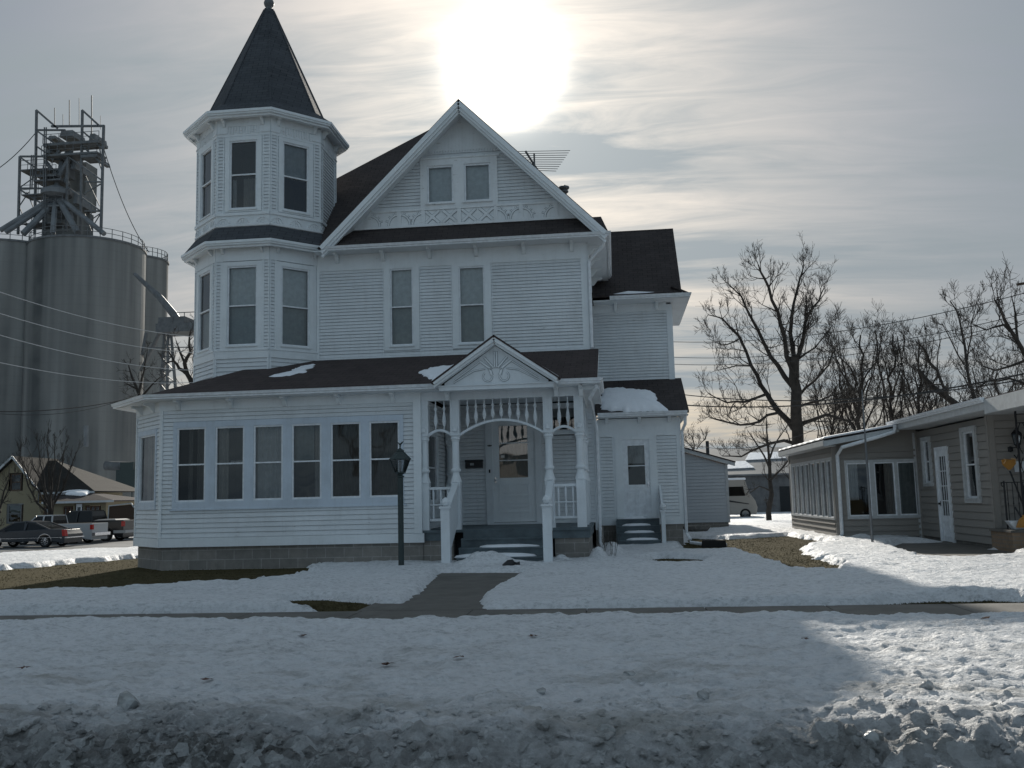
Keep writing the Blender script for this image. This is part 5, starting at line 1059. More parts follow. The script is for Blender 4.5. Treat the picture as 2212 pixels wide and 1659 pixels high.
# neighbour's porch things
pt = empty('front_porch', (10.5, 22.8, 0), 'raised brick porch with black wrought iron railing and openwork post', 'porch')
m = MB(); m.box(8.70, 16, 22.3, NY-.04, -.2, .45); m.build('brick_base', 'brickpatio', pt); m = MB(); m.box(8.66, 16, 22.26, NY-.04, .45, .50); m.build('slab', 'sidewalk', pt)
m = MB(); a, b, y = 8.79, 12.5, 22.75
m.bar((a, y, 1.56), (b, y, 1.56), .035, .02); m.bar((a, y, .66), (b, y, .66), .025, .015)
for i in range(26):
    x = a+.06+i*.115; m.bar((x, y, .66), (x, y, 1.56), .014); m.lathe((x, y, 1.05), [(.008, 0), (.018, .03), (.008, .06)], 6)
m.bar((a, y, .5), (a, y, 1.6), .03); m.tube([(a, y, 1.56), (a-.05, y, 1.56), (a-.06, y, 1.50), (a-.03, y, 1.47)], .013, 6); m.build('railing', 'iron', pt)
m = MB(); x, y = 9.23, 22.6
m.bar((x-.12, y, .5), (x-.12, y, 3.3), .035); m.bar((x+.10, y, .5), (x+.10, y, 3.3), .035)
for z_ in (.6, 1.6, 2.9, 3.1): m.bar((x-.12, y, z_), (x+.10, y, z_), .02)
for z_ in (.75, 1.2, 1.75, 2.2, 2.55):
    for sg in (-1, 1):
        pts = [(x-.01+sg*(.02+.06*abs(math.sin(k/8*math.pi))), y, z_+k*.045) for k in range(9)]; m.tube(pts, .011, 5)
m.build('iron_post', 'iron', pt)
wl_ = empty('wall_lantern', (9.66, NY, 2.5), 'black carriage lantern mounted on the wall beneath the porch soffit', 'wall lamp'); X0, Y0 = 9.40, NY-.20
m = MB(); m.lathe((X0, Y0, 2.42), [(.05, 0), (.07, .02), (.10, .26), (.115, .27)], 6); m.build('glass_shade', 'glass', wl_)
m = MB(); m.lathe((X0, Y0, 2.42), [(.115, .27), (.12, .285), (.05, .36), (.02, .38), (.025, .40), (.005, .44)], 6); m.lathe((X0, Y0, 2.40), [(.02, -.06), (.05, -.02), (.055, .02), (.06, .025)], 6)
for k in range(6): a_ = R(60*k); m.bar((X0+.07*math.cos(a_), Y0+.07*math.sin(a_), 2.43), (X0+.112*math.cos(a_), Y0+.112*math.sin(a_), 2.69), .012)
m.tube([(X0, Y0, 2.40), (X0, Y0, 2.22), (X0-.01, Y0+.08, 2.12), (X0-.02, NY-.02, 2.2)], .014, 6); m.lathe((X0-.1, NY-.03, 2.34), [(.0, -.07), (.06, -.05), (.06, .05), (.0, .07)], 8, sy=.4); m.bar((X0-.1, NY-.03, 2.36), (X0, Y0, 2.38), .02); m.build('bracket', 'iron', wl_)
m = MB(); NF.box(m, .50, 1.0, 1.80, 2.05, .03, .06); m.root('wall_plaque', 'plastic', (9.5, NY, 1.9), 'blank pale panel on the porch wall beside the snow shovel', 'panel')
sh = empty('snow_shovel', (9.3, 23.2, .5), 'snow shovel with orange scoop and grip leaning handle up against the railing', 'shovel')
p0 = Vector((9.10, 23.2, 1.98)); p1 = Vector((9.33, 22.95, .75))
m = MB(); m.tube([p0+Vector((.02, 0, -.16)), p1], .02, 8); m.build('handle', 'black', sh)
m = MB(); m.hexa([p0+Vector(q)*.78 for q in ((-.02, -.03, -.16), (.05, -.03, -.16), (.20, -.03, .0), (.22, -.03, .16), (.10, -.03, .13), (-.08, -.03, .16), (-.19, -.03, .14), (-.16, -.03, -.02))], [p0+Vector(q)*.78 for q in ((-.02, .02, -.16), (.05, .02, -.16), (.20, .02, .0), (.22, .02, .16), (.10, .02, .13), (-.08, .02, .16), (-.19, .02, .14), (-.16, .02, -.02))]); m.build('grip', 'orange', sh)
m = MB(); m.tube([p0+Vector((-.12, -.05, .02)), p0+Vector((-.07, -.05, .09)), p0+Vector((-.10, -.05, .13))], .014, 6); m.tube([p0+Vector((.05, -.05, .13)), p0+Vector((.15, -.05, .11)), p0+Vector((.14, -.05, .03))], .014, 6); m.build('grip_trim', 'orange_light', sh)
s2 = empty('snow_shovel', (9.5, 22.4, .5), 'snow shovel with orange triangular scoop standing by the iron post', 'shovel')
m = MB(); m.hexa([(8.85, 22.4, .55), (9.25, 22.4, .55), (9.23, 22.4, .68), (9.12, 22.4, .82), (9.02, 22.4, .83), (8.91, 22.4, .70)], [(8.85, 22.46, .55), (9.25, 22.46, .55), (9.23, 22.46, .68), (9.12, 22.46, .82), (9.02, 22.46, .83), (8.91, 22.46, .70)]); m.build('scoop', 'orange', s2)
m = MB(); m.tube([(8.98, 22.43, .78), (8.90, 22.55, 1.0)], .022, 8); m.build('handle', 'black', s2)
m = MB(); P = [(8.98, 22.2, .72), (9.02, 22.2, .72), (9.14, 22.2, .55), (9.9, 22.2, .52), (9.9, 22.2, .50), (9.10, 22.2, .50)]
m.hexa([(x, y, z_) for x, y, z_ in ((8.86, 22.52, .50), (9.5, 22.52, .50), (9.5, 22.72, .50), (8.86, 22.72, .50))], [(8.72, 22.50, .70), (9.55, 22.50, .70), (9.55, 22.74, .70), (8.72, 22.74, .70)]); m.root('plastic_tub', 'plastic', (9.4, 22.3, .5), 'pale plastic tub on the brick porch behind the orange scoop', 'tub', bev=.02)
pb = atz(1885, 1176, .06); ptp = at(1862, 820, float(pb[1])); m = MB(); m.tube([(pb[0], pb[1], -.1), (pb[0], pb[1], 2.0), (pb[0]+.0, pb[1], 4.1)], [.035, .032, .012], 8); m.root('flag_pole', 'galv', (pb[0], pb[1], 0), 'thin grey metal pole rising before the neighbour\'s sunroom windows', 'pole')

# ------------------------------------------------------------------ behind: garage, motorhome, long building
ga = empty('garage', (2, 38.5, 0), 'small pale clapboard garage behind the rear wing', 'garage'); W1 = Wall(0, 38.5, 1, 0); W2 = Wall(4.42, 38.5, 0, 1)
m = MB(); siding(m, W1, -3, 4.42, .30, lambda: 0, row=.15) if False else None
siding(m, W1, -3.0, 4.36, .32, 2.55, row=.135); siding(m, W1, lambda z: -3.0, lambda z: 4.42-(z-2.55)/.325, 2.55, 4.6, row=.135); siding(m, W2, 0, 7, .32, 2.6, row=.135); m.build('wall', 'garagegray', ga)
m = MB(); W1.box(m, 4.34, 4.44, .3, 2.6, -.02, .03); m.hexa([(-3, 38.3, 4.95), (4.72, 38.3, 2.52), (4.72, 38.3, 2.66), (-3, 38.3, 5.10)], [(-3, 38.45, 4.95), (4.72, 38.45, 2.52), (4.72, 38.45, 2.66), (-3, 38.45, 5.10)]); m.build('fascia', 'nbtrim', ga)
m = MB(); m.slab([(-3, 38.28, 5.15), (4.75, 38.28, 2.70), (4.75, 46, 2.70), (-3, 46, 5.15)], .05); m.build('roof', 'shingles', ga)
m = MB(); m.box(-3, 4.38, 38.53, 38.8, -.5, .32); m.build('foundation', 'blocks', ga)
lb = empty('long_building', (13, 90, -.5), 'long low shed with snow dusted roof far behind the garage and the motorhome', 'building'); W1 = Wall(0, 90, 1, 0)
m = MB(); m.box(-5, 40, 90, 91, -1, 3.1); m.build('wall', 'steel', lb); m = MB(); m.slab([(-5, 89.5, 3.1), (41, 89.5, 3.1), (41, 98, 5.9), (-5, 98, 5.9)], .15); m.build('roof', 'galv', lb)
m = MB()
for i, (x, w_, s_) in enumerate(((8, 5, .3), (12.5, 4, 1.2), (20, 8, .5), (27, 6, 1.6))): m.slab([(x, 90.0+s_*3, 3.35+s_), (x+w_, 90.3+s_*3, 3.45+s_), (x+w_*.9, 92.5+s_*3, 4.15+s_), (x+w_*.2, 92.5+s_*3, 4.15+s_)], .05)
m.build('snow_patch', 'roofsnow', lb); m = MB(); m.lathe((8.83, 92, 3.8), [(.3, 0), (.22, .3), (.16, .4), (.16, 2.6)], 10); m.build('chimney', 'black', lb); m = MB(); W1.box(m, 15.0, 19, -.6, 1.9, 0, .05); W1.box(m, 21, 26, -.6, 2.0, 0, .05); m.build('door', 'darkroom', lb)
# motorhome
rv = empty('motorhome', (8, 75, -.5), 'tan motorhome with dark side window parked behind the garage', 'motorhome'); y0, y1 = 74.0, 76.6; zb = -.56
def prism_y(m, prof, y0, y1): m.hexa([(x, y0, z) for x, z in prof], [(x, y1, z) for x, z in prof])
m = MB(); prism_y(m, [(2.0, zb+.35), (10.55, zb+.35), (10.62, zb+.9), (10.5, zb+1.35), (10.05, zb+2.0), (9.85, zb+2.75), (9.75, zb+3.0), (2.0, zb+3.0)], y0, y1); m.build('body', 'car_tan', rv, bev=.05)
m = MB(); m.box(2.0, 9.85, y0-.02, y1+.02, zb+2.95, zb+3.12); m.build('roof', 'roofsnow', rv, bev=.06)
m = MB(); prism_y(m, [(8.35, zb+1.75), (9.75, zb+1.75), (9.62, zb+2.45), (8.35, zb+2.45)], y0-.03, y0+.02); prism_y(m, [(3.2, zb+1.75), (5.2, zb+1.75), (5.2, zb+2.4), (3.2, zb+2.4)], y0-.03, y0+.02); m.build('window', 'darkglass', rv)
m = MB(); prism_y(m, [(7.6, zb+1.62), (10.0, zb+1.15), (10.0, zb+1.10), (7.6, zb+1.45)], y0-.03, y0+.01); prism_y(m, [(6, zb+1.3), (8.6, zb+1.28), (6, zb+1.2)], y0-.03, y0+.01); m.build('stripe', 'black', rv)
def wheel(x, y, z, r, parent, w=.26, spokes=9, rimmat='chrome', n=22, rim=.66):
    m = MB(); base = len(m.v); pr = [(r*.62, -w/2), (r*.94, -w/2), (r, -w*.32), (r, w*.32), (r*.94, w/2), (r*.62, w/2)]
    for rr, dd in pr:
        for k in range(n): a_ = 2*math.pi*k/n; m.v.append((x+rr*math.cos(a_), y+dd, z+rr*math.sin(a_)))
    for i in range(len(pr)-1):
        for k in range(n): a_ = base+i*n+k; b_ = base+i*n+(k+1) % n; m.f.append((a_, b_, b_+n, a_+n))
    o = m.build('wheel', 'rubber', parent)
    m = MB()
    m.hexa([(x+r*.63*math.cos(2*math.pi*k/n), y-w*.1, z+r*.63*math.sin(2*math.pi*k/n)) for k in range(n)], [(x+r*.63*math.cos(2*math.pi*k/n), y-w*.06, z+r*.63*math.sin(2*math.pi*k/n)) for k in range(n)])
    m.build('brake', 'black', o); m = MB()
    for k in range(spokes): a_ = 2*math.pi*k/spokes; m.bar((x+r*.1*math.cos(a_), y-w*.42, z+r*.1*math.sin(a_)), (x+r*.60*math.cos(a_), y-w*.40, z+r*.60*math.sin(a_)), r*.15, .03)
    for k in range(n):
        a_, b_ = 2*math.pi*k/n, 2*math.pi*(k+1)/n; m.bar((x+r*.62*math.cos(a_), y-w*.40, z+r*.62*math.sin(a_)), (x+r*.62*math.cos(b_), y-w*.40, z+r*.62*math.sin(b_)), r*.07, .04)
    m.build('rim', rimmat, o); return o
wheel(9.70, y0+.12, zb+.38, .42, rv, rimmat='galv'); wheel(4.5, y0+.12, zb+.38, .42, rv, rimmat='galv')
# vehicles at the left: body sections swept across the width
def vehicle(name, label, x, y, z, sc, lower, glass_, wheels, paintm, width=1.85, extras=(), group='vehicles parked beyond the side yard'):
    o = empty(name, (x, y, z), label, 'car' if 'car' in name else 'pickup truck', group); S = sc
    def T(px, pzv, py): return (x+px*S, y+py*S, z+pzv*S)
    h = width/2
    # wheel arches are cut as notches in the lower profile
    def arches(prof):
        out = []
        bot = [(wheels[0][0], wheels[0][1]), (wheels[1][0], wheels[1][1])]
        return out
    zb_ = .22; pts = list(lower)       # roofline of the lower body from rear (+x) to front (-x)
    under = []
    for wx, wr in sorted(wheels):      # front (small x) first
        for k in range(9): a_ = math.pi-math.pi*k/8; under.append((wx+(wr+.05)*math.cos(a_), max(zb_, wr+(wr+.06)*math.sin(a_)*1.0)))
    xs_ = [p[0] for p in pts]; prof = [(min(xs_)+.03, zb_)]+under+[(max(xs_)-.03, zb_)]+pts
    m = MB()
    tiers = [(-h, .0), (-h+.0, .0)]
    A0 = [T(px, pzv, -h) for px, pzv in prof]; A1 = [T(px, pzv, h) for px, pzv in prof]
    m.hexa(A0, A1); m.build('body', paintm, o, bev=.035)
    # greenhouse
    g = MB(); inset = .16
    lo = [p for p in glass_ if p[2] == 0]; hi = [p for p in glass_ if p[2] == 1]
    L0 = [T(px, pzv, -h+.05) for px, pzv, _ in lo]+[T(px, pzv, h-.05) for px, pzv, _ in reversed(lo)]; H0 = [T(px, pzv, -h+inset+.06) for px, pzv, _ in hi]+[T(px, pzv, h-inset-.06) for px, pzv, _ in reversed(hi)]
    g.hexa(L0, H0); g.build('windows', 'autoglass', o)
    inner = MB(); inner.hexa([tuple(Vector(q)*.0+Vector(q)) for q in L0], [tuple(Vector(a_).lerp(Vector(b_), .55)) for a_, b_ in zip(L0, H0)])
    inner.v = [((a_-x)*.93+x if False else a_, (b_-y)*.9+y, c_) for a_, b_, c_ in inner.v]; inner.build('cabin', 'darkroom', o)
    rfm = MB(); rfm.hexa([(a_, b_, c_-.01) for a_, b_, c_ in H0], [((a_-x)*1.0+x, (b_-y)*.92+y, c_+.06*S) for a_, b_, c_ in H0])
    for (a_, b_) in zip(L0, H0): rfm.bar(a_, b_, .07*S)
    n_ = len(lo)
    for px in [p for p in extras if isinstance(p, float)]:
        rfm.bar(T(px, lo[0][1], -h+.03), T(px+.03, hi[0][1], -h+inset+.03), .08*S)
    rfm.build('roof', paintm, o)
    for wx, wr in wheels:
        wheel(x+wx*S, y+(-h+.11)*S, z+wr*S, wr*S, o); wheel(x+wx*S, y+(h-.11)*S, z+wr*S, wr*S, o)
    return o, T, h
G1 = 1.17
zc = float(gz_(np.array([-38.]), np.array([60.]))[0])
p = at(160, 1165, 60); sx = float(p[0])-2.75*G1
sed, T, h = vehicle('parked_car', 'dark grey sedan parked nearest of the vehicles at the left edge', sx, 60, zc, G1,
    [(2.72, .45), (2.74, .70), (2.55, .98), (1.9, 1.02), (.0, .96), (-1.3, .93), (-2.2, .80), (-2.55, .62), (-2.58, .4)], [(1.85, .98, 0), (.3, .95, 0), (-1.30, .93, 0), (.90, 1.36, 1), (.25, 1.44, 1), (-.50, 1.38, 1)], [(1.55, .34), (-1.45, .34)], 'car_gray', 1.85, extras=(.35,))
m = MB(); m.hexa([T(2.60, .62, -h-.01), T(2.76, .62, -h-.01), T(2.70, .95, -h-.01), T(2.56, .97, -h-.01)], [T(2.60, .62, -h+.25), T(2.78, .62, -h+.25), T(2.72, .95, -h+.25), T(2.56, .97, -h+.25)]); m.build('tail_lamp', 'redlens', sed)
m = MB(); m.hexa([T(2.5, .50, -h-.01), T(2.84, .50, -h+.05), T(2.84, .50, h-.05), T(2.5, .50, h)], [T(2.5, .56, -h-.01), T(2.84, .56, -h+.05), T(2.84, .56, h-.05), T(2.5, .56, h)]); m.build('bumper_trim', 'chrome', sed)
m = MB(); m.bar(T(-2.4, .52, -h-.01), T(2.5, .55, -h-.01), .02); 
for wx in (1.55, -1.45):
    for k in range(8): a_, b_ = math.pi*k/8, math.pi*(k+1)/8; m.bar(T(wx+.41*math.cos(a_), .34+.42*math.sin(a_), -h-.005), T(wx+.41*math.cos(b_), .34+.42*math.sin(b_), -h-.005), .03)
m.build('trim', 'chrome', sed)
m = MB()
for px in (-.35, .95): m.bar(T(px, .83, -h-.02), T(px+.2, .83, -h-.02), .035)
m.build('door_handle', 'car_gray', sed); m = MB(); m.bar(T(-.95, .98, -h-.12), T(-.82, 1.0, -h-.02), .12); m.build('mirror', 'car_gray', sed)
p = at(217, 1150, 65); zc = float(gz_(np.array([-40.]), np.array([65.]))[0]); sx = float(p[0])-2.7*G1
wt, T, h = vehicle('pickup_truck', 'white pickup truck with light bed rails between the grey sedan and the black truck', sx, 65, zc, G1,
    [(2.66, .52), (2.68, 1.22), (.05, 1.22), (.02, 1.05), (-1.5, 1.05), (-2.5, .98), (-2.7, .9), (-2.72, .5)], [(.05, 1.1, 0), (-1.75, 1.05, 0), (-.02, 1.72, 1), (-1.05, 1.72, 1)], [(1.45, .37), (-1.8, .37)], 'car_white', 1.85, extras=(-.55,))
m = MB(); m.hexa([T(2.55, .85, -h-.01), T(2.70, .85, -h-.01), T(2.70, 1.14, -h-.01), T(2.55, 1.14, -h-.01)], [T(2.55, .85, -h+.15), T(2.72, .85, -h+.15), T(2.72, 1.14, -h+.15), T(2.55, 1.14, -h+.15)]); m.build('tail_lamp', 'redlens', wt)
m = MB(); m.box(*sum(zip(T(2.66, .48, -h+.05), T(2.86, .66, h-.05)), ())[0:2], T(0, 0, -h+.05)[1], T(0, 0, h-.05)[1], T(0, .48, 0)[2], T(0, .66, 0)[2]); m.build('rear_bumper', 'chrome', wt)
m = MB(); m.hexa([T(.15, 1.23, -h+.12), T(2.55, 1.23, -h+.12), T(2.55, 1.23, h-.12), T(.15, 1.23, h-.12)], [T(.15, 1.235, -h+.12), T(2.55, 1.235, -h+.12), T(2.55, 1.235, h-.12), T(.15, 1.235, h-.12)]); m.build('bed', 'black', wt)
p = at(283, 1150, 69); zc = float(gz_(np.array([-37.]), np.array([69.]))[0]); sx = float(p[0])-2.75*G1
bt, T, h = vehicle('pickup_truck', 'black crew cab pickup truck with chrome wheels parked farthest right, tail against the sunroom corner', sx, 69, zc, G1,
    [(2.74, .60), (2.76, 1.32), (.60, 1.34), (.58, 1.22), (-1.2, 1.22), (-2.4, 1.18), (-2.85, 1.05), (-2.88, .55)], [(.60, 1.28, 0), (-1.75, 1.20, 0), (.45, 1.95, 1), (-1.0, 1.95, 1)], [(1.55, .42), (-1.95, .42)], 'car_black', 2.0, extras=(-.45,))
m = MB(); m.hexa([T(2.62, .95, -h-.01), T(2.78, .95, -h-.01), T(2.78, 1.26, -h-.01), T(2.62, 1.26, -h-.01)], [T(2.62, .95, -h+.15), T(2.80, .95, -h+.15), T(2.80, 1.26, -h+.15), T(2.62, 1.26, -h+.15)]); m.build('tail_lamp', 'redlens', bt)
m = MB(); m.box(T(2.1, 0, 0)[0], T(2.9, 0, 0)[0], T(0, 0, -h-.005)[1], T(0, 0, h)[1], T(0, .52, 0)[2], T(0, .70, 0)[2]); m.box(T(.7, 0, 0)[0], T(1.0, 0, 0)[0], T(0, 0, -h-.005)[1], T(0, 0, h)[1], T(0, .52, 0)[2], T(0, .64, 0)[2]); m.build('lower_trim', 'car_silver', bt)
m = MB(); m.hexa([T(.7, 1.35, -h+.1), T(2.2, 1.35, -h+.1), T(2.2, 1.35, h-.1), T(.7, 1.35, h-.1)], [T(.9, 1.42, -h+.3), T(2.0, 1.42, -h+.3), T(2.0, 1.42, h-.3), T(.9, 1.42, h-.3)]); m.build('bed_load', 'galv', bt)
# dark enclosed trailer
p = at(232, 1130, 74); x0 = float(p[0]); tz = -1.15; tl = empty('enclosed_trailer', (x0+2.5, 74, tz), 'dark box trailer with pale frame behind the black truck', 'trailer')
m = MB(); m.hexa([(x0, 74, tz+.5), (x0+5.6, 74, tz+.5), (x0+5.6, 74, tz+3.0), (x0+.12, 74, tz+2.75)], [(x0, 76.4, tz+.5), (x0+5.6, 76.4, tz+.5), (x0+5.6, 76.4, tz+3.0), (x0+.12, 76.4, tz+2.75)]); m.build('box', 'brown', tl)
m = MB(); m.bar((x0+.1, 73.95, tz+2.78), (x0+2.05, 73.95, tz+2.95), .09); m.bar((x0+2.05, 73.95, tz+2.95), (x0+2.3, 73.95, tz+2.6), .09); m.bar((x0+.02, 73.95, tz+.5), (x0+.12, 73.95, tz+2.75), .07); m.build('frame', 'nbtrim', tl); wheel(x0+1.5, 74, tz+.4, .4, tl, rimmat='galv')
# yellow house
yz = -1.2; yh = empty('yellow_house', (-53, 86, yz), 'pale yellow house with steep front gable, hipped roof and enclosed porch beyond the parked cars', 'house')
def ax_(u, Y): return float(at(u, 1060, Y)[0])
YW = Wall(0, 85, 1, 0); interior = MB()
m = MB(); gxl, gxr, gp = ax_(-42, 85), ax_(82, 85), ax_(30, 85)
siding(m, YW, gxl, gxr, yz, 3.3, openings=[(ax_(20, 85)-.2, ax_(48, 85)+.2, 0.2, 2.1)], row=.19); siding(m, YW, lambda z: gxl+(z-3.3)*1.12, lambda z: gxr-(z-3.3)*1.0 if z < 3.3 else gp+(6.35-z)*(gxr-gp)/3.05, 3.3, 6.35, openings=[(ax_(20, 85)-.1, ax_(47, 85)+.1, 3.15, 5.0)], row=.19)
PH = Wall(0, 83, 1, 0); xa, xb = ax_(82, 83), ax_(230, 83)
siding(m, PH, xa, xb, yz, 2.1, openings=[(ax_(97, 83)-.1, ax_(115, 83)+.1, -.6, 1.75), (ax_(139, 83)-.1, ax_(157, 83)+.1, -.3, 1.75), (ax_(165, 83)-.1, ax_(179, 83)+.1, -1.2, 2.0), (ax_(186, 83)-.1, ax_(217, 83)+.1, -.5, 1.75)], row=.19)
m.box(xb-.05, xb+.0, 83, 90, yz, 2.1); m.box(ax_(85, 86), ax_(195, 86), 86, 92, yz, 3.0); m.build('wall', 'yellow', yh)
window(YW, ax_(22, 85), ax_(46, 85), 3.3, 4.95, parent=yh, mat='brown', fr_mat='brown', frame=.12); window(YW, ax_(20, 85), ax_(48, 85), .3, 2.0, parent=yh, mat='brown', fr_mat='steel', frame=.08, cur=[('screen', 0, 1, .5, 1)])
window(PH, ax_(97, 83), ax_(115, 83), -.55, 1.7, parent=yh, mat='brown', fr_mat='rust', frame=.1, cur=[('sheer', .1, .9, .5, 1)])
def muw(a, b, z0, z1, n): window(PH, a, b, z0, z1, parent=yh, mat='brown', fr_mat='rust', frame=.08, cur=[('sheer', 0, 1, .1, .9)], muntin=[('v', a+(b-a)*k/n, z0, z1) for k in range(1, n)])
muw(ax_(139, 83), ax_(147.5, 83), -.25, 1.7, 3); muw(ax_(148.5, 83), ax_(157, 83), -.25, 1.7, 3)
for k in range(3): a_ = ax_(187+k*10, 83); muw(a_, a_+.36*1.2, -.45, 1.7, 2)
paneldoor(PH, ax_(166, 83), ax_(178, 83), yz+.1, 1.9, (ax_(168.5, 83), ax_(175.5, 83), -.2, 1.6), [], mat='vinyl', parent=yh)
m = MB(); hpz = 3.1
ex0, ex1 = ax_(60, 85.5), ax_(207, 85.5); rx0, rx1 = ax_(95, 90), ax_(119, 90); 
m.slab([(ex0, 85.3, hpz), (ex1, 85.3, hpz), (rx1, 90, 6.35), (rx0-4, 90, 6.35), (ex0-4, 85.3, hpz)], .12); m.slab([(ex1, 85.3, hpz), (ex1, 95, hpz), (rx1, 90, 6.35)], .12)
m.slab([(gxl-.4, 84.6, 3.1), (gp, 84.6, 6.6), (gp, 92, 6.6), (gxl-.4, 92, 3.1)], .12); m.slab([(gxr+.3, 84.6, 3.35), (gp, 84.6, 6.6), (gp, 92, 6.6), (gxr+.3, 92, 3.35)], .12)
m.build('roof', 'tanshingles', yh)
m = MB(); p0x, p1x = ax_(88, 82), ax_(244, 82); m.slab([(p0x, 82.2, 2.15), (p1x, 82.2, 2.15), (ax_(190, 86), 85.9, 3.05), (ax_(110, 86), 85.9, 3.05)], .1); m.slab([(p1x, 82.2, 2.15), (p1x, 90, 2.15), (ax_(190, 86), 85.9, 3.05)], .1); m.box(ax_(205, 86)-5.2, ax_(190, 86), 86, 90, 2.5, 3.1); m.build('porch_roof', 'shingles', yh)
m = MB(); m.box(p0x, p1x, 82.15, 82.2, 1.98, 2.17); m.box(ex0, ex1, 85.22, 85.29, 2.9, 3.1)
YG = Wall(0, 84.55, 1, 0); YG.bar(m, (gxl-.4, 3.1), (gp, 6.55), .2, 0, .05); YG.bar(m, (gxr+.3, 3.3), (gp, 6.55), .2, 0, .05); m.build('fascia', 'nbtrim', yh)
interior.build('interior', 'darkroom', yh)
pts = [at(u, v, 84.2) for u, v in ((114, 1072), (122, 1062), (135, 1060), (160, 1059), (180, 1062), (186, 1070), (178, 1072), (160, 1071), (140, 1070), (130, 1068))]
roof_snow('roof_snow', [(float(q[0]), 82.4+(float(q[2])-2.2)*3.9, 2.2+(float(q[2])-2.2)*.98) for q in pts], .03, 'bright snow patch on the porch roof of the yellow house', .22, 7)

# ------------------------------------------------------------------ grain elevator
def cyl(m, cx_, cy_, r, z0, z1, n=56):
    m.lathe((cx_, cy_, 0), [(r, z0), (r, z1)], n)
def silo(u0, u1, Y, topv, label):
    a_, b_ = at(u0, 1000, Y), at(u1, 1000, Y); r = (float(b_[0])-float(a_[0]))/2; cx_ = (float(a_[0])+float(b_[0]))/2
    s = empty('grain_silo', (cx_, Y, -1.2), label, 'silo', 'concrete silos of the grain elevator'); return s, cx_, r
silos = []
for u0, u1, Y, zt_, lab in ((-93, 119, 115, 35.6, 'streaked concrete silo at the left edge of the photo'), (63, 291, 115, 35.4, 'tall broad concrete silo right of the left edge one, spouts above it'), (235, 349, 126, 36.5, 'lower pale concrete silo behind, rightmost of the three')):
    s, cx_, r = silo(u0, u1, Y, 0, lab); m = MB(); cyl(m, cx_, Y, r, -2, zt_-.25); m.build('shaft', 'concrete', s, smooth=False)
    m = MB(); cyl(m, cx_, Y, r+.12, zt_-.25, zt_); m.build('roof_slab', 'steel', s)
    m = MB(); n = 30
    for k in range(n):
        a_, b_ = 2*math.pi*k/n, 2*math.pi*(k+1)/n; A = Vector((cx_+r*.97*math.cos(a_), Y+r*.97*math.sin(a_), zt_)); B = Vector((cx_+r*.97*math.cos(b_), Y+r*.97*math.sin(b_), zt_))
        m.bar(A, A+Vector((0, 0, 1.25)), .07)
        for hh in (.65, 1.25): m.bar(A+Vector((0, 0, hh)), B+Vector((0, 0, hh)), .06)
    m.build('railing', 'steel', s); silos.append((cx_, Y, r, zt_))
hh_ = empty('headhouse', (-73, 119, 35), 'concrete headhouse tower of the grain elevator with machinery decks', 'tower')
def A3(u, v, Y=113): return tuple(float(q) for q in at(u, v, Y))
m = MB(); a_, b_ = A3(90, 500, 117), A3(181, 500, 117); m.box(a_[0], b_[0]-1.0, 117, 121, 30, 42); c_ = A3(148, 300, 117); m.box(A3(147, 400, 117)[0], A3(183, 400, 117)[0], 117.2, 120, 42, A3(165, 350, 117)[2]); m.build('wall', 'concrete', hh_)
m = MB()
for u0, u1, v, t in ((110, 222, 365, 1.0), (95, 220, 407, .8), (85, 150, 450, .7), (95, 150, 482, .6), (75, 145, 538, .7), (150, 215, 410, .9)):
    q0, q1 = A3(u0, v*.72+96, 113), A3(u1, v*.72+96, 113)
def zv(v, Y=113): return A3(140, v, Y)[2]
for u0, u1, v, t in ((102, 222, 316, .8), (99, 218, 340, .6), (52, 122, 372, .3), (88, 130, 383, .7), (82, 140, 394, .5), (56, 110, 425, .3), (84, 144, 450, .5), (62, 142, 487, .5), (183, 218, 340, .9)):
    q0, q1 = A3(u0, v), A3(u1, v); m.box(q0[0], q1[0], 112, 114.3, q0[2]-t*.45, q0[2])
    m.bar((q0[0], 112, q0[2]+1.2), (q1[0], 112, q0[2]+1.2), .06); m.bar((q0[0], 112, q0[2]+.6), (q1[0], 112, q0[2]+.6), .05)
    k = int((q1[0]-q0[0])/1.2)+1
    for i in range(k+1): xx = q0[0]+(q1[0]-q0[0])*i/k; m.bar((xx, 112, q0[2]), (xx, 112, q0[2]+1.2), .06)
m.build('deck', 'steel', hh_)
m = MB()
rsx = random.Random(8)
for u, v, w_, h_ in ((150, 292, 34, 16), (118, 300, 18, 8), (205, 300, 14, 18), (128, 345, 20, 14), (112, 330, 16, 12), (150, 340, 14, 22), (126, 372, 34, 12), (118, 392, 26, 10), (122, 455, 36, 16), (165, 360, 12, 20), (136, 365, 10, 30), (170, 430, 10, 30), (213, 345, 10, 8)):
    q = A3(u, v, 114); s_ = 113/2040; m.hexa([(q[0]-w_*s_/2, 113.2, q[2]-h_*s_/2), (q[0]+w_*s_/2, 113.2, q[2]-h_*s_/2), (q[0]+w_*s_/2, 116.5, q[2]-h_*s_/2), (q[0]-w_*s_/2, 116.5, q[2]-h_*s_/2)], [(q[0]-w_*s_*.42, 113.4, q[2]+h_*s_/2), (q[0]+w_*s_*.42, 113.4, q[2]+h_*s_/2), (q[0]+w_*s_*.42, 116.3, q[2]+h_*s_/2), (q[0]-w_*s_*.42, 116.3, q[2]+h_*s_/2)])
m.split('machinery', 'galv', hh_)
m = MB()
def L3(a, b, w_, Y0=112.5, Y1=None): m.bar(A3(a[0], a[1], Y0), A3(b[0], b[1], Y1 or Y0), w_)
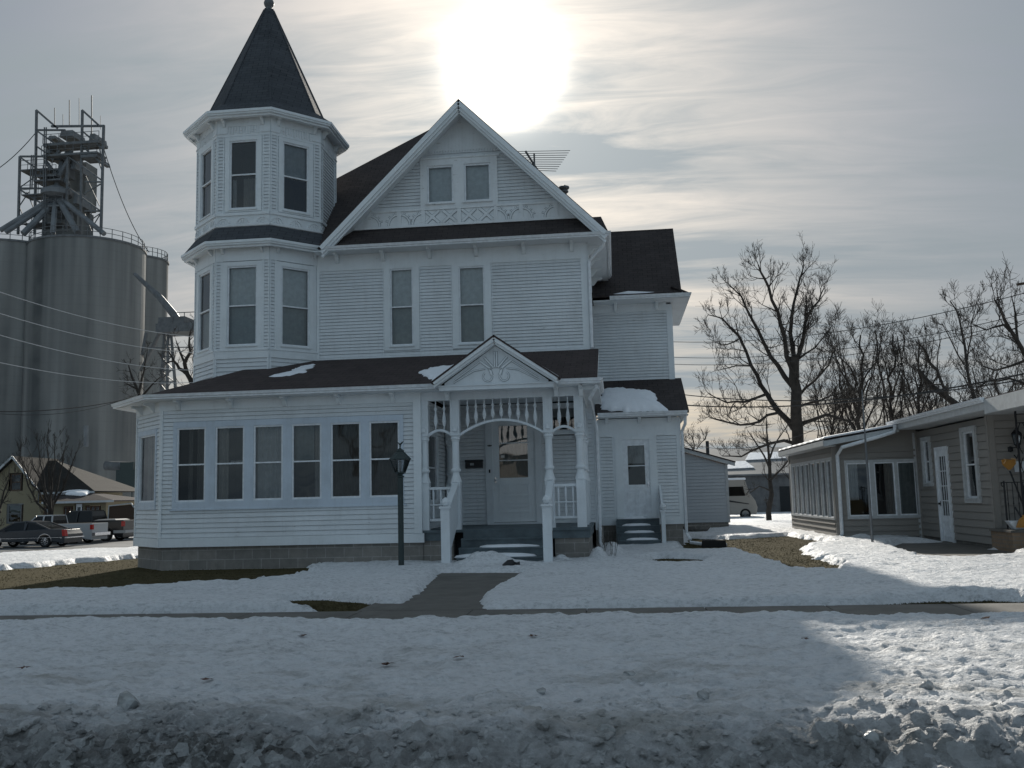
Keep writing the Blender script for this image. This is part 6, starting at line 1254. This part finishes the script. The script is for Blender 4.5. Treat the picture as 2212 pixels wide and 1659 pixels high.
# frame posts (photo-measured at the frame's own distance)
for x_, t_, b_ in ((79, 238, 506), (178, 238, 506), (43, 338, 506), (147, 338, 500)): L3((x_, t_), (x_-4, b_), .26)
L3((224, 272), (218, 506), .28)
for a, b, w_ in (((79, 238), (124, 277), .6), ((178, 238), (214, 271), .6), ((79, 281), (141, 281), .5), ((111, 273), (226, 272), .6), ((80, 283), (130, 318), .5), ((79, 316), (102, 332), .5), ((178, 283), (220, 320), .5), ((180, 318), (219, 352), .5),
                 ((43, 338), (105, 338), .5), ((44, 340), (110, 385), .5), ((147, 338), (218, 388), .5), ((42, 407), (98, 407), .5), ((44, 410), (90, 440), .5), ((147, 405), (216, 455), .5), ((183, 393), (217, 393), .45), ((183, 456), (216, 456), .45),
                 ((43, 405), (92, 370), .25), ((58, 415), (72, 448), .25), ((42, 445), (62, 415), .25), ((183, 418), (218, 397), .35), ((185, 380), (215, 445), .25), ((183, 462), (198, 500), .25), ((218, 460), (190, 480), .25), ((218, 460), (197, 495), .25), ((197, 443), (197, 480), .25), ((43, 450), (60, 490), .25), ((45, 485), (90, 483), .3), ((218, 340), (213, 300), .3), ((212, 345), (220, 368), .3)):
    L3(a, b, w_*.42)
# access ladder
for uu in (96, 100): L3((uu, 275), (uu-3, 506), .12, 111.8)
for uu in (68, 72): L3((uu, 335), (uu-3, 405), .12, 111.8)
m.build('steel_frame', 'steel', hh_)
m = MB()
for a, b, w_ in (((118, 425), (0, 498), .95), ((113, 435), (12, 502), .9), ((117, 437), (50, 505), 1.1), ((120, 430), (114, 505), .95), ((126, 430), (168, 503), 1.1), ((130, 428), (225, 505), .9), ((98, 348), (122, 380), .8), ((148, 345), (128, 380), .8), ((124, 378), (122, 420), .95), ((148, 368), (140, 395), .6), ((155, 325), (143, 352), .7), ((130, 325), (112, 345), .7)):
    m.tube([A3(*a, 113), A3(*b, 110 if b[1] > 490 else 113)], w_*.36, 8)
m.lathe(A3(122, 418, 113), [(1.0, -.6), (1.9, -.3), (1.9, .3), (1.2, .7), (.6, 1.0)], 14)
m.build('spout', 'galv', hh_)
m = MB()
for u, v0, v1, w_ in ((118, 270, 233, .10), (136, 275, 247, .07), (150, 275, 216, .12), (171, 275, 212, .07), (198, 290, 206, .14), (217, 280, 250, .06)): m.tube([A3(u, v0), A3(u, v1)], w_*.6, 5)
m.build('antenna_rods', 'steel', hh_)
# conveyor bridge on a lattice tower
cv = empty('conveyor_tower', (-48, 100, -1), 'dark lattice conveyor tower with covered bridge right of the silos', 'tower')
m = MB(); L = lambda a, b, w_, Y0=100: m.bar(A3(a[0], a[1], Y0), A3(b[0], b[1], Y0), w_)
for t_, b_ in ((350, 342), (358, 356), (363, 378)): L((t_+5, 712), (b_+3, 880), .17, 100); L((t_+7, 712), (b_+6, 880), .15, 102.5)
for v in (745, 770, 800, 825, 850): w_ = (v-712)*.08; L((353-w_, v), (370+w_*.4, v), .14)
for v0, v1 in ((720, 770), (770, 800), (800, 825), (825, 870)): L((352-(v0-712)*.08, v0), (371+(v1-712)*.05, v1), .10); L((370, v0), (352-(v1-712)*.08, v1), .10)
m.build('lattice', 'steel', cv)
m = MB(); q = A3(345, 712, 100); q1 = A3(470, 708, 100)
m.box(q[0], q1[0], 99, 102, q[2]-.5, q[2]+.5); m.box(q[0]+.3, q[0]+3.4, 99, 102, q[2]+.5, q[2]+1.2); m.build('bridge', 'steel', cv)
m = MB()
for i in range(9): xx = q[0]+2+i*1.4; m.bar((xx, 98.9, q[2]+.5), (xx, 98.9, q[2]+1.6), .07)
m.bar((q[0]+2, 98.9, q[2]+1.6), (q1[0], 98.9, q[2]+1.6), .08); m.bar((q[0]-1.5, 98.9, q[2]-2.2), (q[0]+6, 98.9, q[2]-2.4), .1); m.bar((q[0]-1, 98.9, q[2]-.5), (q[0]-1.4, 98.9, q[2]-3), .3); m.build('railing', 'steel', cv)
m = MB(); m.tube([A3(291, 592, 104), A3(345, 642, 101.5), A3(376, 680, 100.2), A3(381, 688, 100), A3(377, 702, 100)], [.22, .38, .45, .5, .4], 8); m.tube([A3(345, 718, 101), A3(305, 800, 104)], .22, 8); m.build('spout', 'steel', cv)
# fittings on the silo wall
sf = empty('silo_fittings', (-68, 108, 6), 'grey duct, pipe and boxes fixed low on the broad silo', 'ductwork')
m = MB(); q = A3(190, 920, 108); q2 = A3(190, 965, 108); m.tube([(q[0], 107.6, q[2]), (q2[0], 107.6, q2[2])], .28, 8); m.build('vent_stack', 'galv', sf)
m = MB(); m.tube([A3(228, 1006, 107.5), A3(292, 1008, 107.5)], .55, 10); m.build('duct', 'steel', sf)
m = MB(); q = A3(275, 1032, 107); m.box(q[0]-.9, q[0]+1.6, 106, 108, q[2]-1.2, q[2]+.9); m.box(q[0]-.4, q[0]+1.2, 106, 108, q[2]+.9, q[2]+1.8)
for dx in (-1.2, -.4, .9): m.bar((q[0]+dx, 106.5, q[2]-1), (q[0]+dx, 106.5, q[2]-7), .12)
m.build('dust_box', 'lampgreen', sf)

# ------------------------------------------------------------------ trees
def tree(name, label, base, limbs, seed, twigr=.012, dens=1.0, maxlev=4, length=1.0, group=None, lift=.25, spread=.75):
    rs = random.Random(seed); root = empty(name, tuple(base), label, 'tree', group); tk = MB(); tw_ = MB(); cnt = [0]; dens *= 1.6; twigr *= 1.2
    def rnd(): return Vector((rs.gauss(0, 1), rs.gauss(0, 1), rs.gauss(0, 1)))
    def twig(p, d, L, r, lev):
        cnt[0] += 1
        n = 3 if lev < maxlev else 2
        pts = [p]; dd = d.copy()
        for i in range(n):
            dd = (dd+rnd()*.15+Vector((0, 0, lift*.4))).normalized(); pts.append(pts[-1]+dd*L/n)
        rr = [max(twigr*.6, r*(1-.7*i/n)) for i in range(n+1)]
        (tw_ if r < .05 else tk).tube(pts, rr, 3 if r < .04 else 5, cap=False)
        if lev >= maxlev or cnt[0] > 34000: return
        k = 3 if lev < maxlev-1 else 3
        for i in range(k):
            t = rs.uniform(.25, 1.0); j = min(n-1, int(t*n)); q = pts[j].lerp(pts[j+1], t*n-j)
            nd_ = (dd+rnd()*spread*.8+Vector((0, 0, lift))).normalized(); twig(q, nd_, L*rs.uniform(.5, .85), r*.55, lev+1)
        
    for pts, r0_, r1_ in limbs:
        r0_ = r0_*(.8 if r0_ < .3 else .92)
        P = [Vector(q) for q in pts]; Q = []      # smooth and roughen the limb
        for i in range(len(P)-1):
            k = max(2, int((P[i+1]-P[i]).length/.7))
            for j in range(k): Q.append(P[i].lerp(P[i+1], j/k)+rnd()*.11*min(1, (P[i+1]-P[i]).length*.3))
        Q.append(P[-1]); n = len(Q); rr = [r0_+(r1_-r0_)*i/(n-1) for i in range(n)]
        tk.tube(Q, rr, 8 if r0_ > .12 else 6, cap=False)
        for i in range(1, n):
            if i/n < .12 and r0_ > .2: continue
            m_ = dens*(1.0 if r0_ < .3 else .6)*(.6+.8*i/n); c_ = int(m_)+(rs.random() < m_-int(m_))
            for _ in range(c_):
                d_ = (Q[i]-Q[i-1]).normalized(); nd_ = (d_*.7+rnd()*spread+Vector((0, 0, lift))).normalized(); twig(Q[i], nd_, length*rs.uniform(.5, 1.15)*(1-.5*i/n), min(rr[i]*.6, .045), 1)
    tk.build('trunk', 'treebark', root); tw_.build('branches', 'twig', root); return root
def LB(Y, pts, r0_, r1_, seed=0):
    rs = random.Random(seed+int(pts[0][0])); dy = 0; out = []; sl_y = rs.uniform(-.6, .6)
    for i, (u, v) in enumerate(pts): out.append(tuple(float(q) for q in at(u, v, Y+sl_y*i))); 
    return (out, r0_, r1_)
Y = 62
big_l = [LB(Y, [(1728, 1130), (1727, 1000), (1722, 900), (1714, 820), (1716, 770)], .48, .30), LB(Y, [(1716, 820), (1700, 770), (1688, 700), (1660, 620), (1644, 590), (1638, 572)], .22, .04),
    LB(Y, [(1714, 775), (1708, 720), (1715, 650), (1728, 600), (1736, 572)], .20, .03), LB(Y, [(1718, 800), (1735, 720), (1745, 680), (1768, 650), (1780, 622)], .20, .03), LB(Y, [(1722, 760), (1740, 690), (1742, 640)], .12, .03),
    LB(Y, [(1712, 835), (1680, 790), (1655, 750), (1625, 690), (1600, 640), (1570, 610)], .22, .03), LB(Y, [(1722, 930), (1680, 890), (1655, 850), (1625, 790), (1600, 730), (1560, 690), (1530, 680)], .26, .03),
    LB(Y, [(1655, 850), (1610, 870), (1570, 870), (1530, 850)], .12, .03), LB(Y, [(1726, 915), (1780, 895), (1830, 910), (1860, 940)], .18, .03), LB(Y, [(1722, 960), (1690, 950), (1640, 965), (1600, 985), (1560, 985)], .16, .03),
    LB(Y, [(1680, 890), (1640, 910), (1600, 920), (1560, 910), (1530, 900)], .12, .03), LB(Y, [(1720, 860), (1760, 820), (1790, 790), (1810, 740)], .13, .03), LB(Y, [(1722, 880), (1770, 860), (1820, 850)], .12, .03), LB(Y, [(1600, 730), (1570, 745), (1545, 740)], .07, .02), LB(Y, [(1625, 790), (1590, 790), (1550, 800)], .08, .02),
    LB(Y, [(1716, 780), (1760, 750), (1800, 700)], .1, .02)]
tree('bare_tree', 'tallest bare tree at the right, with a thick trunk and wide spreading limbs', at(1728, 1130, Y), big_l, 3, dens=.9, length=1.9, maxlev=4, spread=.7)
Y = 58
tree('bare_tree', 'slim bare tree with a peeling light trunk between the motorhome and the neighbour house', at(1664, 1130, Y), [LB(Y, [(1664, 1132), (1665, 1070), (1664, 1010), (1660, 960), (1655, 900)], .22, .025), LB(Y, [(1664, 1040), (1690, 1010), (1705, 990)], .10, .03), LB(Y, [(1663, 1010), (1635, 960), (1615, 930)], .08, .02), LB(Y, [(1664, 1060), (1640, 1050), (1620, 1065)], .06, .02), LB(Y, [(1663, 990), (1680, 950), (1700, 920)], .08, .02)], 5, dens=.7, length=1.0, maxlev=3)
Y = 66
def fan(u, vb, vt, sp, n, r, Y, seed):
    rs = random.Random(seed); H = vb-vt; out = [LB(Y, [(u, vb), (u-3, vb-H*.3), (u+2, vb-H*.55), (u+4, vt+34)], r, .05)]
    for i in range(n*2):
        t = .18+.5*i/(n*2); s_ = -1 if i % 2 else 1; s_ *= rs.uniform(.6, 1.1); v0 = vb-H*t; top = max(vt+25, v0-H*(.28+.25*rs.random())-10)
        x0_ = u+rs.uniform(-3, 3); w_ = sp*s_*(1.15-.5*t)
        out.append(LB(Y+rs.uniform(-2, 2), [(x0_, v0), (x0_+w_*.35, v0-H*.10), (x0_+w_*.75, (v0+top)/2-6), (x0_+w_, top)], r*(.55-.35*t), .025))
    return out
labs = ['bare tree with several stems just right of the tallest tree', 'bare narrow tree, second right of the tallest tree', 'dense bare tree behind the neighbour roof, left of the leaning trunk', 'young bare tree with fine twigs at the far right behind the leaning trunk', 'bushy bare tree low behind the neighbour sunroom roof', 'small bare tree right behind the tallest tree, low and twiggy']
for i, (u, vb, vt, sp, n, r, yy, dn_, ln) in enumerate(((1855, 1080, 690, 70, 6, .24, 66, .75, 1.5), (1925, 1080, 690, 35, 4, .18, 68, .8, 1.3), (1982, 1080, 705, 50, 5, .20, 67, .95, 1.4), (2150, 1060, 770, 60, 6, .15, 64, .7, 1.2), (1800, 1090, 800, 55, 6, .17, 70, .9, 1.3), (2040, 1070, 820, 55, 5, .15, 70, .8, 1.3))):
    tree('bare_tree', labs[i], at(u, vb, yy), fan(u, vb, vt, sp, n, r, yy, i+20), 30+i, dens=dn_*.8, length=ln*1.35, maxlev=4, group='bare trees behind the neighbour house')
Y = 56
tree('bare_tree', 'bare tree with thick trunk leaning left above the neighbour roof', at(2175, 1060, Y), [LB(Y, [(2190, 1060), (2150, 975), (2120, 925), (2090, 890), (2045, 860), (2010, 830), (1985, 800)], .38, .10), LB(Y, [(2120, 925), (2100, 850), (2085, 780), (2080, 720), (2070, 680), (2052, 650)], .14, .03), LB(Y, [(2050, 862), (2020, 800), (2000, 760), (1980, 740)], .12, .03), LB(Y, [(2085, 780), (2100, 700), (2110, 650)], .06, .02), LB(Y, [(2010, 830), (1990, 850), (1960, 870)], .08, .02), LB(Y, [(2130, 935), (2080, 925), (2040, 960), (2010, 960)], .1, .02), LB(Y, [(2085, 790), (2055, 740), (2035, 700)], .06, .02)], 44, dens=.7, length=1.7, maxlev=4)
Y = 50
tree('bare_tree', 'dark bare tree cut by the right edge of the photo', at(2235, 1000, Y), [LB(Y, [(2235, 1000), (2228, 850), (2215, 770), (2195, 730), (2170, 690), (2150, 650)], .26, .05), LB(Y, [(2215, 780), (2180, 790), (2150, 800), (2120, 790)], .1, .02), LB(Y, [(2200, 740), (2165, 700), (2130, 715), (2100, 700)], .09, .02), LB(Y, [(2200, 740), (2195, 680), (2185, 640)], .09, .02), LB(Y, [(2220, 830), (2180, 815), (2130, 830), (2090, 850)], .08, .02)], 48, dens=.6, length=1.6, maxlev=4)
Y = 84
tree('bare_tree', 'bare tree with crooked limbs seen between silos and turret', at(418, 930, Y), [LB(Y, [(425, 930), (416, 830), (404, 808), (388, 795), (376, 780), (365, 760)], .45, .06), LB(Y, [(404, 808), (398, 785), (410, 760), (408, 735), (412, 715)], .28, .05), LB(Y, [(400, 790), (390, 760), (380, 735)], .18, .04), LB(Y, [(420, 860), (424, 800), (418, 775), (425, 750)], .3, .05), LB(Y, [(376, 780), (360, 785), (350, 775)], .1, .03)], 51, dens=.55, length=1.7, maxlev=3, twigr=.02)
Y = 90
tree('bare_tree', 'bare broken tree before the rightmost silo, over the sunroom roof', at(305, 900, Y), [LB(Y, [(318, 940), (300, 850), (285, 815), (278, 790)], .35, .06), LB(Y, [(300, 850), (312, 800), (318, 760)], .2, .04), LB(Y, [(296, 840), (275, 830)], .15, .05), LB(Y, [(305, 860), (330, 830), (345, 815)], .15, .04)], 53, dens=.9, length=1.8, maxlev=3, twigr=.02)
Y = 72
tree('bare_tree', 'slender many stemmed bare tree before the yellow house', at(105, 1160, Y), [LB(Y, [(107, 1165), (108, 1110), (110, 1080)], .28, .18)]+[LB(Y+dy, [(108+s_*2, 1100), (108+s_*14, 1045+abs(s_)*8), (108+s_*26, 990+abs(s_)*12), (108+s_*34, 945+abs(s_)*18)], .12, .02) for s_, dy in ((-2, 0), (-1.4, 1), (-.8, -1), (-.2, 1), (.4, -1), (1.0, 0), (1.7, 1))]+[LB(Y, [(108, 1125), (80, 1085), (62, 1050), (50, 1010), (44, 985)], .12, .02)], 57, dens=1.0, length=1.3, maxlev=3, twigr=.014, lift=.5, spread=.5)
tree('bare_tree', 'bare small tree cut by the left edge before the yellow gable', at(-6, 1160, Y), [LB(Y, [(-6, 1165), (-2, 1110), (10, 1060), (20, 1010)], .15, .03), LB(Y, [(-2, 1110), (-10, 1050), (-5, 1000)], .1, .03), LB(Y, [(0, 1100), (20, 1060), (35, 1030)], .08, .02)], 59, dens=1.0, length=1.2, maxlev=3, twigr=.014)
Y = 110
tree('bare_tree', 'faint low bare treetop above the shed roof at the left', at(1500, 980, Y), [LB(Y, [(1500, 985), (1500, 960), (1495, 945)], .12, .05), LB(Y, [(1502, 975), (1515, 955), (1525, 948)], .08, .04), LB(Y, [(1500, 975), (1485, 955), (1480, 950)], .08, .04)], 61, dens=1.5, length=1.5, maxlev=3, twigr=.02)
# wires
def wire(a, b, Y0, Y1, sag, r, mat, label):
    A, B = Vector(A3(*a, Y0)), Vector(A3(*b, Y1)); pts = []
    for i in range(25): t = i/24; q = A.lerp(B, t); q.z -= 4*sag*t*(1-t); pts.append(q)
    m = MB(); m.tube(pts, r, 4, cap=False); m.root('power_line', mat, tuple(A), label, 'wire', 'overhead wires')
for i, (a, b) in enumerate((((-60, 610), (424, 728)), ((-60, 658), (424, 762)), ((-60, 706), (424, 800)), ((-60, 770), (424, 826)))): wire(a, b, 46, 70, .5, .028, 'wire_sunlit', ['topmost', 'second from top', 'third from top', 'lowest'][i]+' of the four sunlit pale wires across the silos')  # lighter copy of the wire colour carries the sunlight on these wires
wire((-60, 888), (300, 856), 44, 60, .35, .035, 'wire', 'thick dark wire low across the silos'); wire((-60, 887), (300, 850), 44, 60, .7, .02, 'wire', 'thin dark wire just above the thick one on the silos')
wire((-30, 380), (76, 288), 108, 113, .6, .05, 'wire', 'guy wire running left from the steel tower top'); wire((224, 320), (322, 545), 113, 122, 1.5, .05, 'wire', 'guy wire running down right from the steel tower')
for i, (a, b, w_) in enumerate((((1440, 738), (2290, 612), .022), ((1440, 771), (2290, 658), .02), ((1440, 786), (2290, 672), .02), ((1440, 848), (2290, 806), .035), ((1440, 872), (2290, 790), .045), ((1440, 942), (1760, 928), .02))): wire(a, b, 64, 48, .9, w_, 'wire', ['topmost thin wire at the right', 'second thin wire at the right', 'third thin wire at the right, just under the second', 'upper of two dark thick wires behind the large tree', 'lower of two dark thick wires behind the large tree', 'lowest thin wire over the garage'][i])
m = MB(); q = A3(2206, 612, 50); m.tube([(q[0]-.2, 50, q[2]-.05), (q[0]+1.2, 50, q[2]+.1)], .07, 6); m.tube([(q[0]+.3, 50, q[2]+.2), (q[0]+.35, 50, q[2]-.15)], .06, 6); m.tube([(q[0]+1.1, 50, q[2]+.6), (q[0]+1.3, 50, -1)], .14, 8); m.root('utility_pole', 'brown', (q[0]+1.2, 50, 0), 'utility pole arm and insulator at the right edge', 'utility pole')

# ------------------------------------------------------------------ across the street behind the viewer: mirrored in the panes
oh = empty('opposite_house', (-7, -30, 0), 'white house across the street, seen only mirrored in the window panes', 'house')
m = MB(); m.box(-13, -2, -38, -30, -.3, 5.2); m.build('wall', 'beige', oh)
m = MB(); m.slab([(-13.6, -29.4, 5.0), (-1.4, -29.4, 5.0), (-1.4, -34, 8.6), (-13.6, -34, 8.6)], .15); m.slab([(-13.6, -38.6, 5.0), (-1.4, -38.6, 5.0), (-1.4, -34, 8.6), (-13.6, -34, 8.6)], .15); m.build('roof', 'roofsnow', oh)
for x_ in (-11.5, -8, -4.5):
    for z_ in (1.0, 3.3): m = MB(); m.box(x_, x_+1.1, -30, -29.95, z_, z_+1.5); m.build('window', 'black', oh)
def mir(P0, hgt, seed):
    rs = random.Random(seed); x, y = P0; L = [([(x, y, -.2), (x+.1, y, hgt*.25), (x, y, hgt*.4)], .15, .10)]
    for k in range(7): a_ = k*.9+rs.random(); L.append(([(x, y, hgt*(.25+.03*k)), (x+math.cos(a_)*hgt*.15, y+math.sin(a_)*hgt*.12, hgt*.55), (x+math.cos(a_)*hgt*.28, y+math.sin(a_)*hgt*.2, hgt*(.8+.2*rs.random()))], .07, .02))
    return L
tree('bare_tree', 'bare street tree behind the viewer, left one mirrored in the sunroom panes', (-17, -20, 0), mir((-17, -20), 11, 1), 71, dens=.5, length=1.6, maxlev=2, twigr=.02)
tree('bare_tree', 'bare street tree behind the viewer, right one mirrored in the upper panes', (1, -22, 0), mir((1, -22), 12, 2), 72, dens=.5, length=1.6, maxlev=2, twigr=.02)
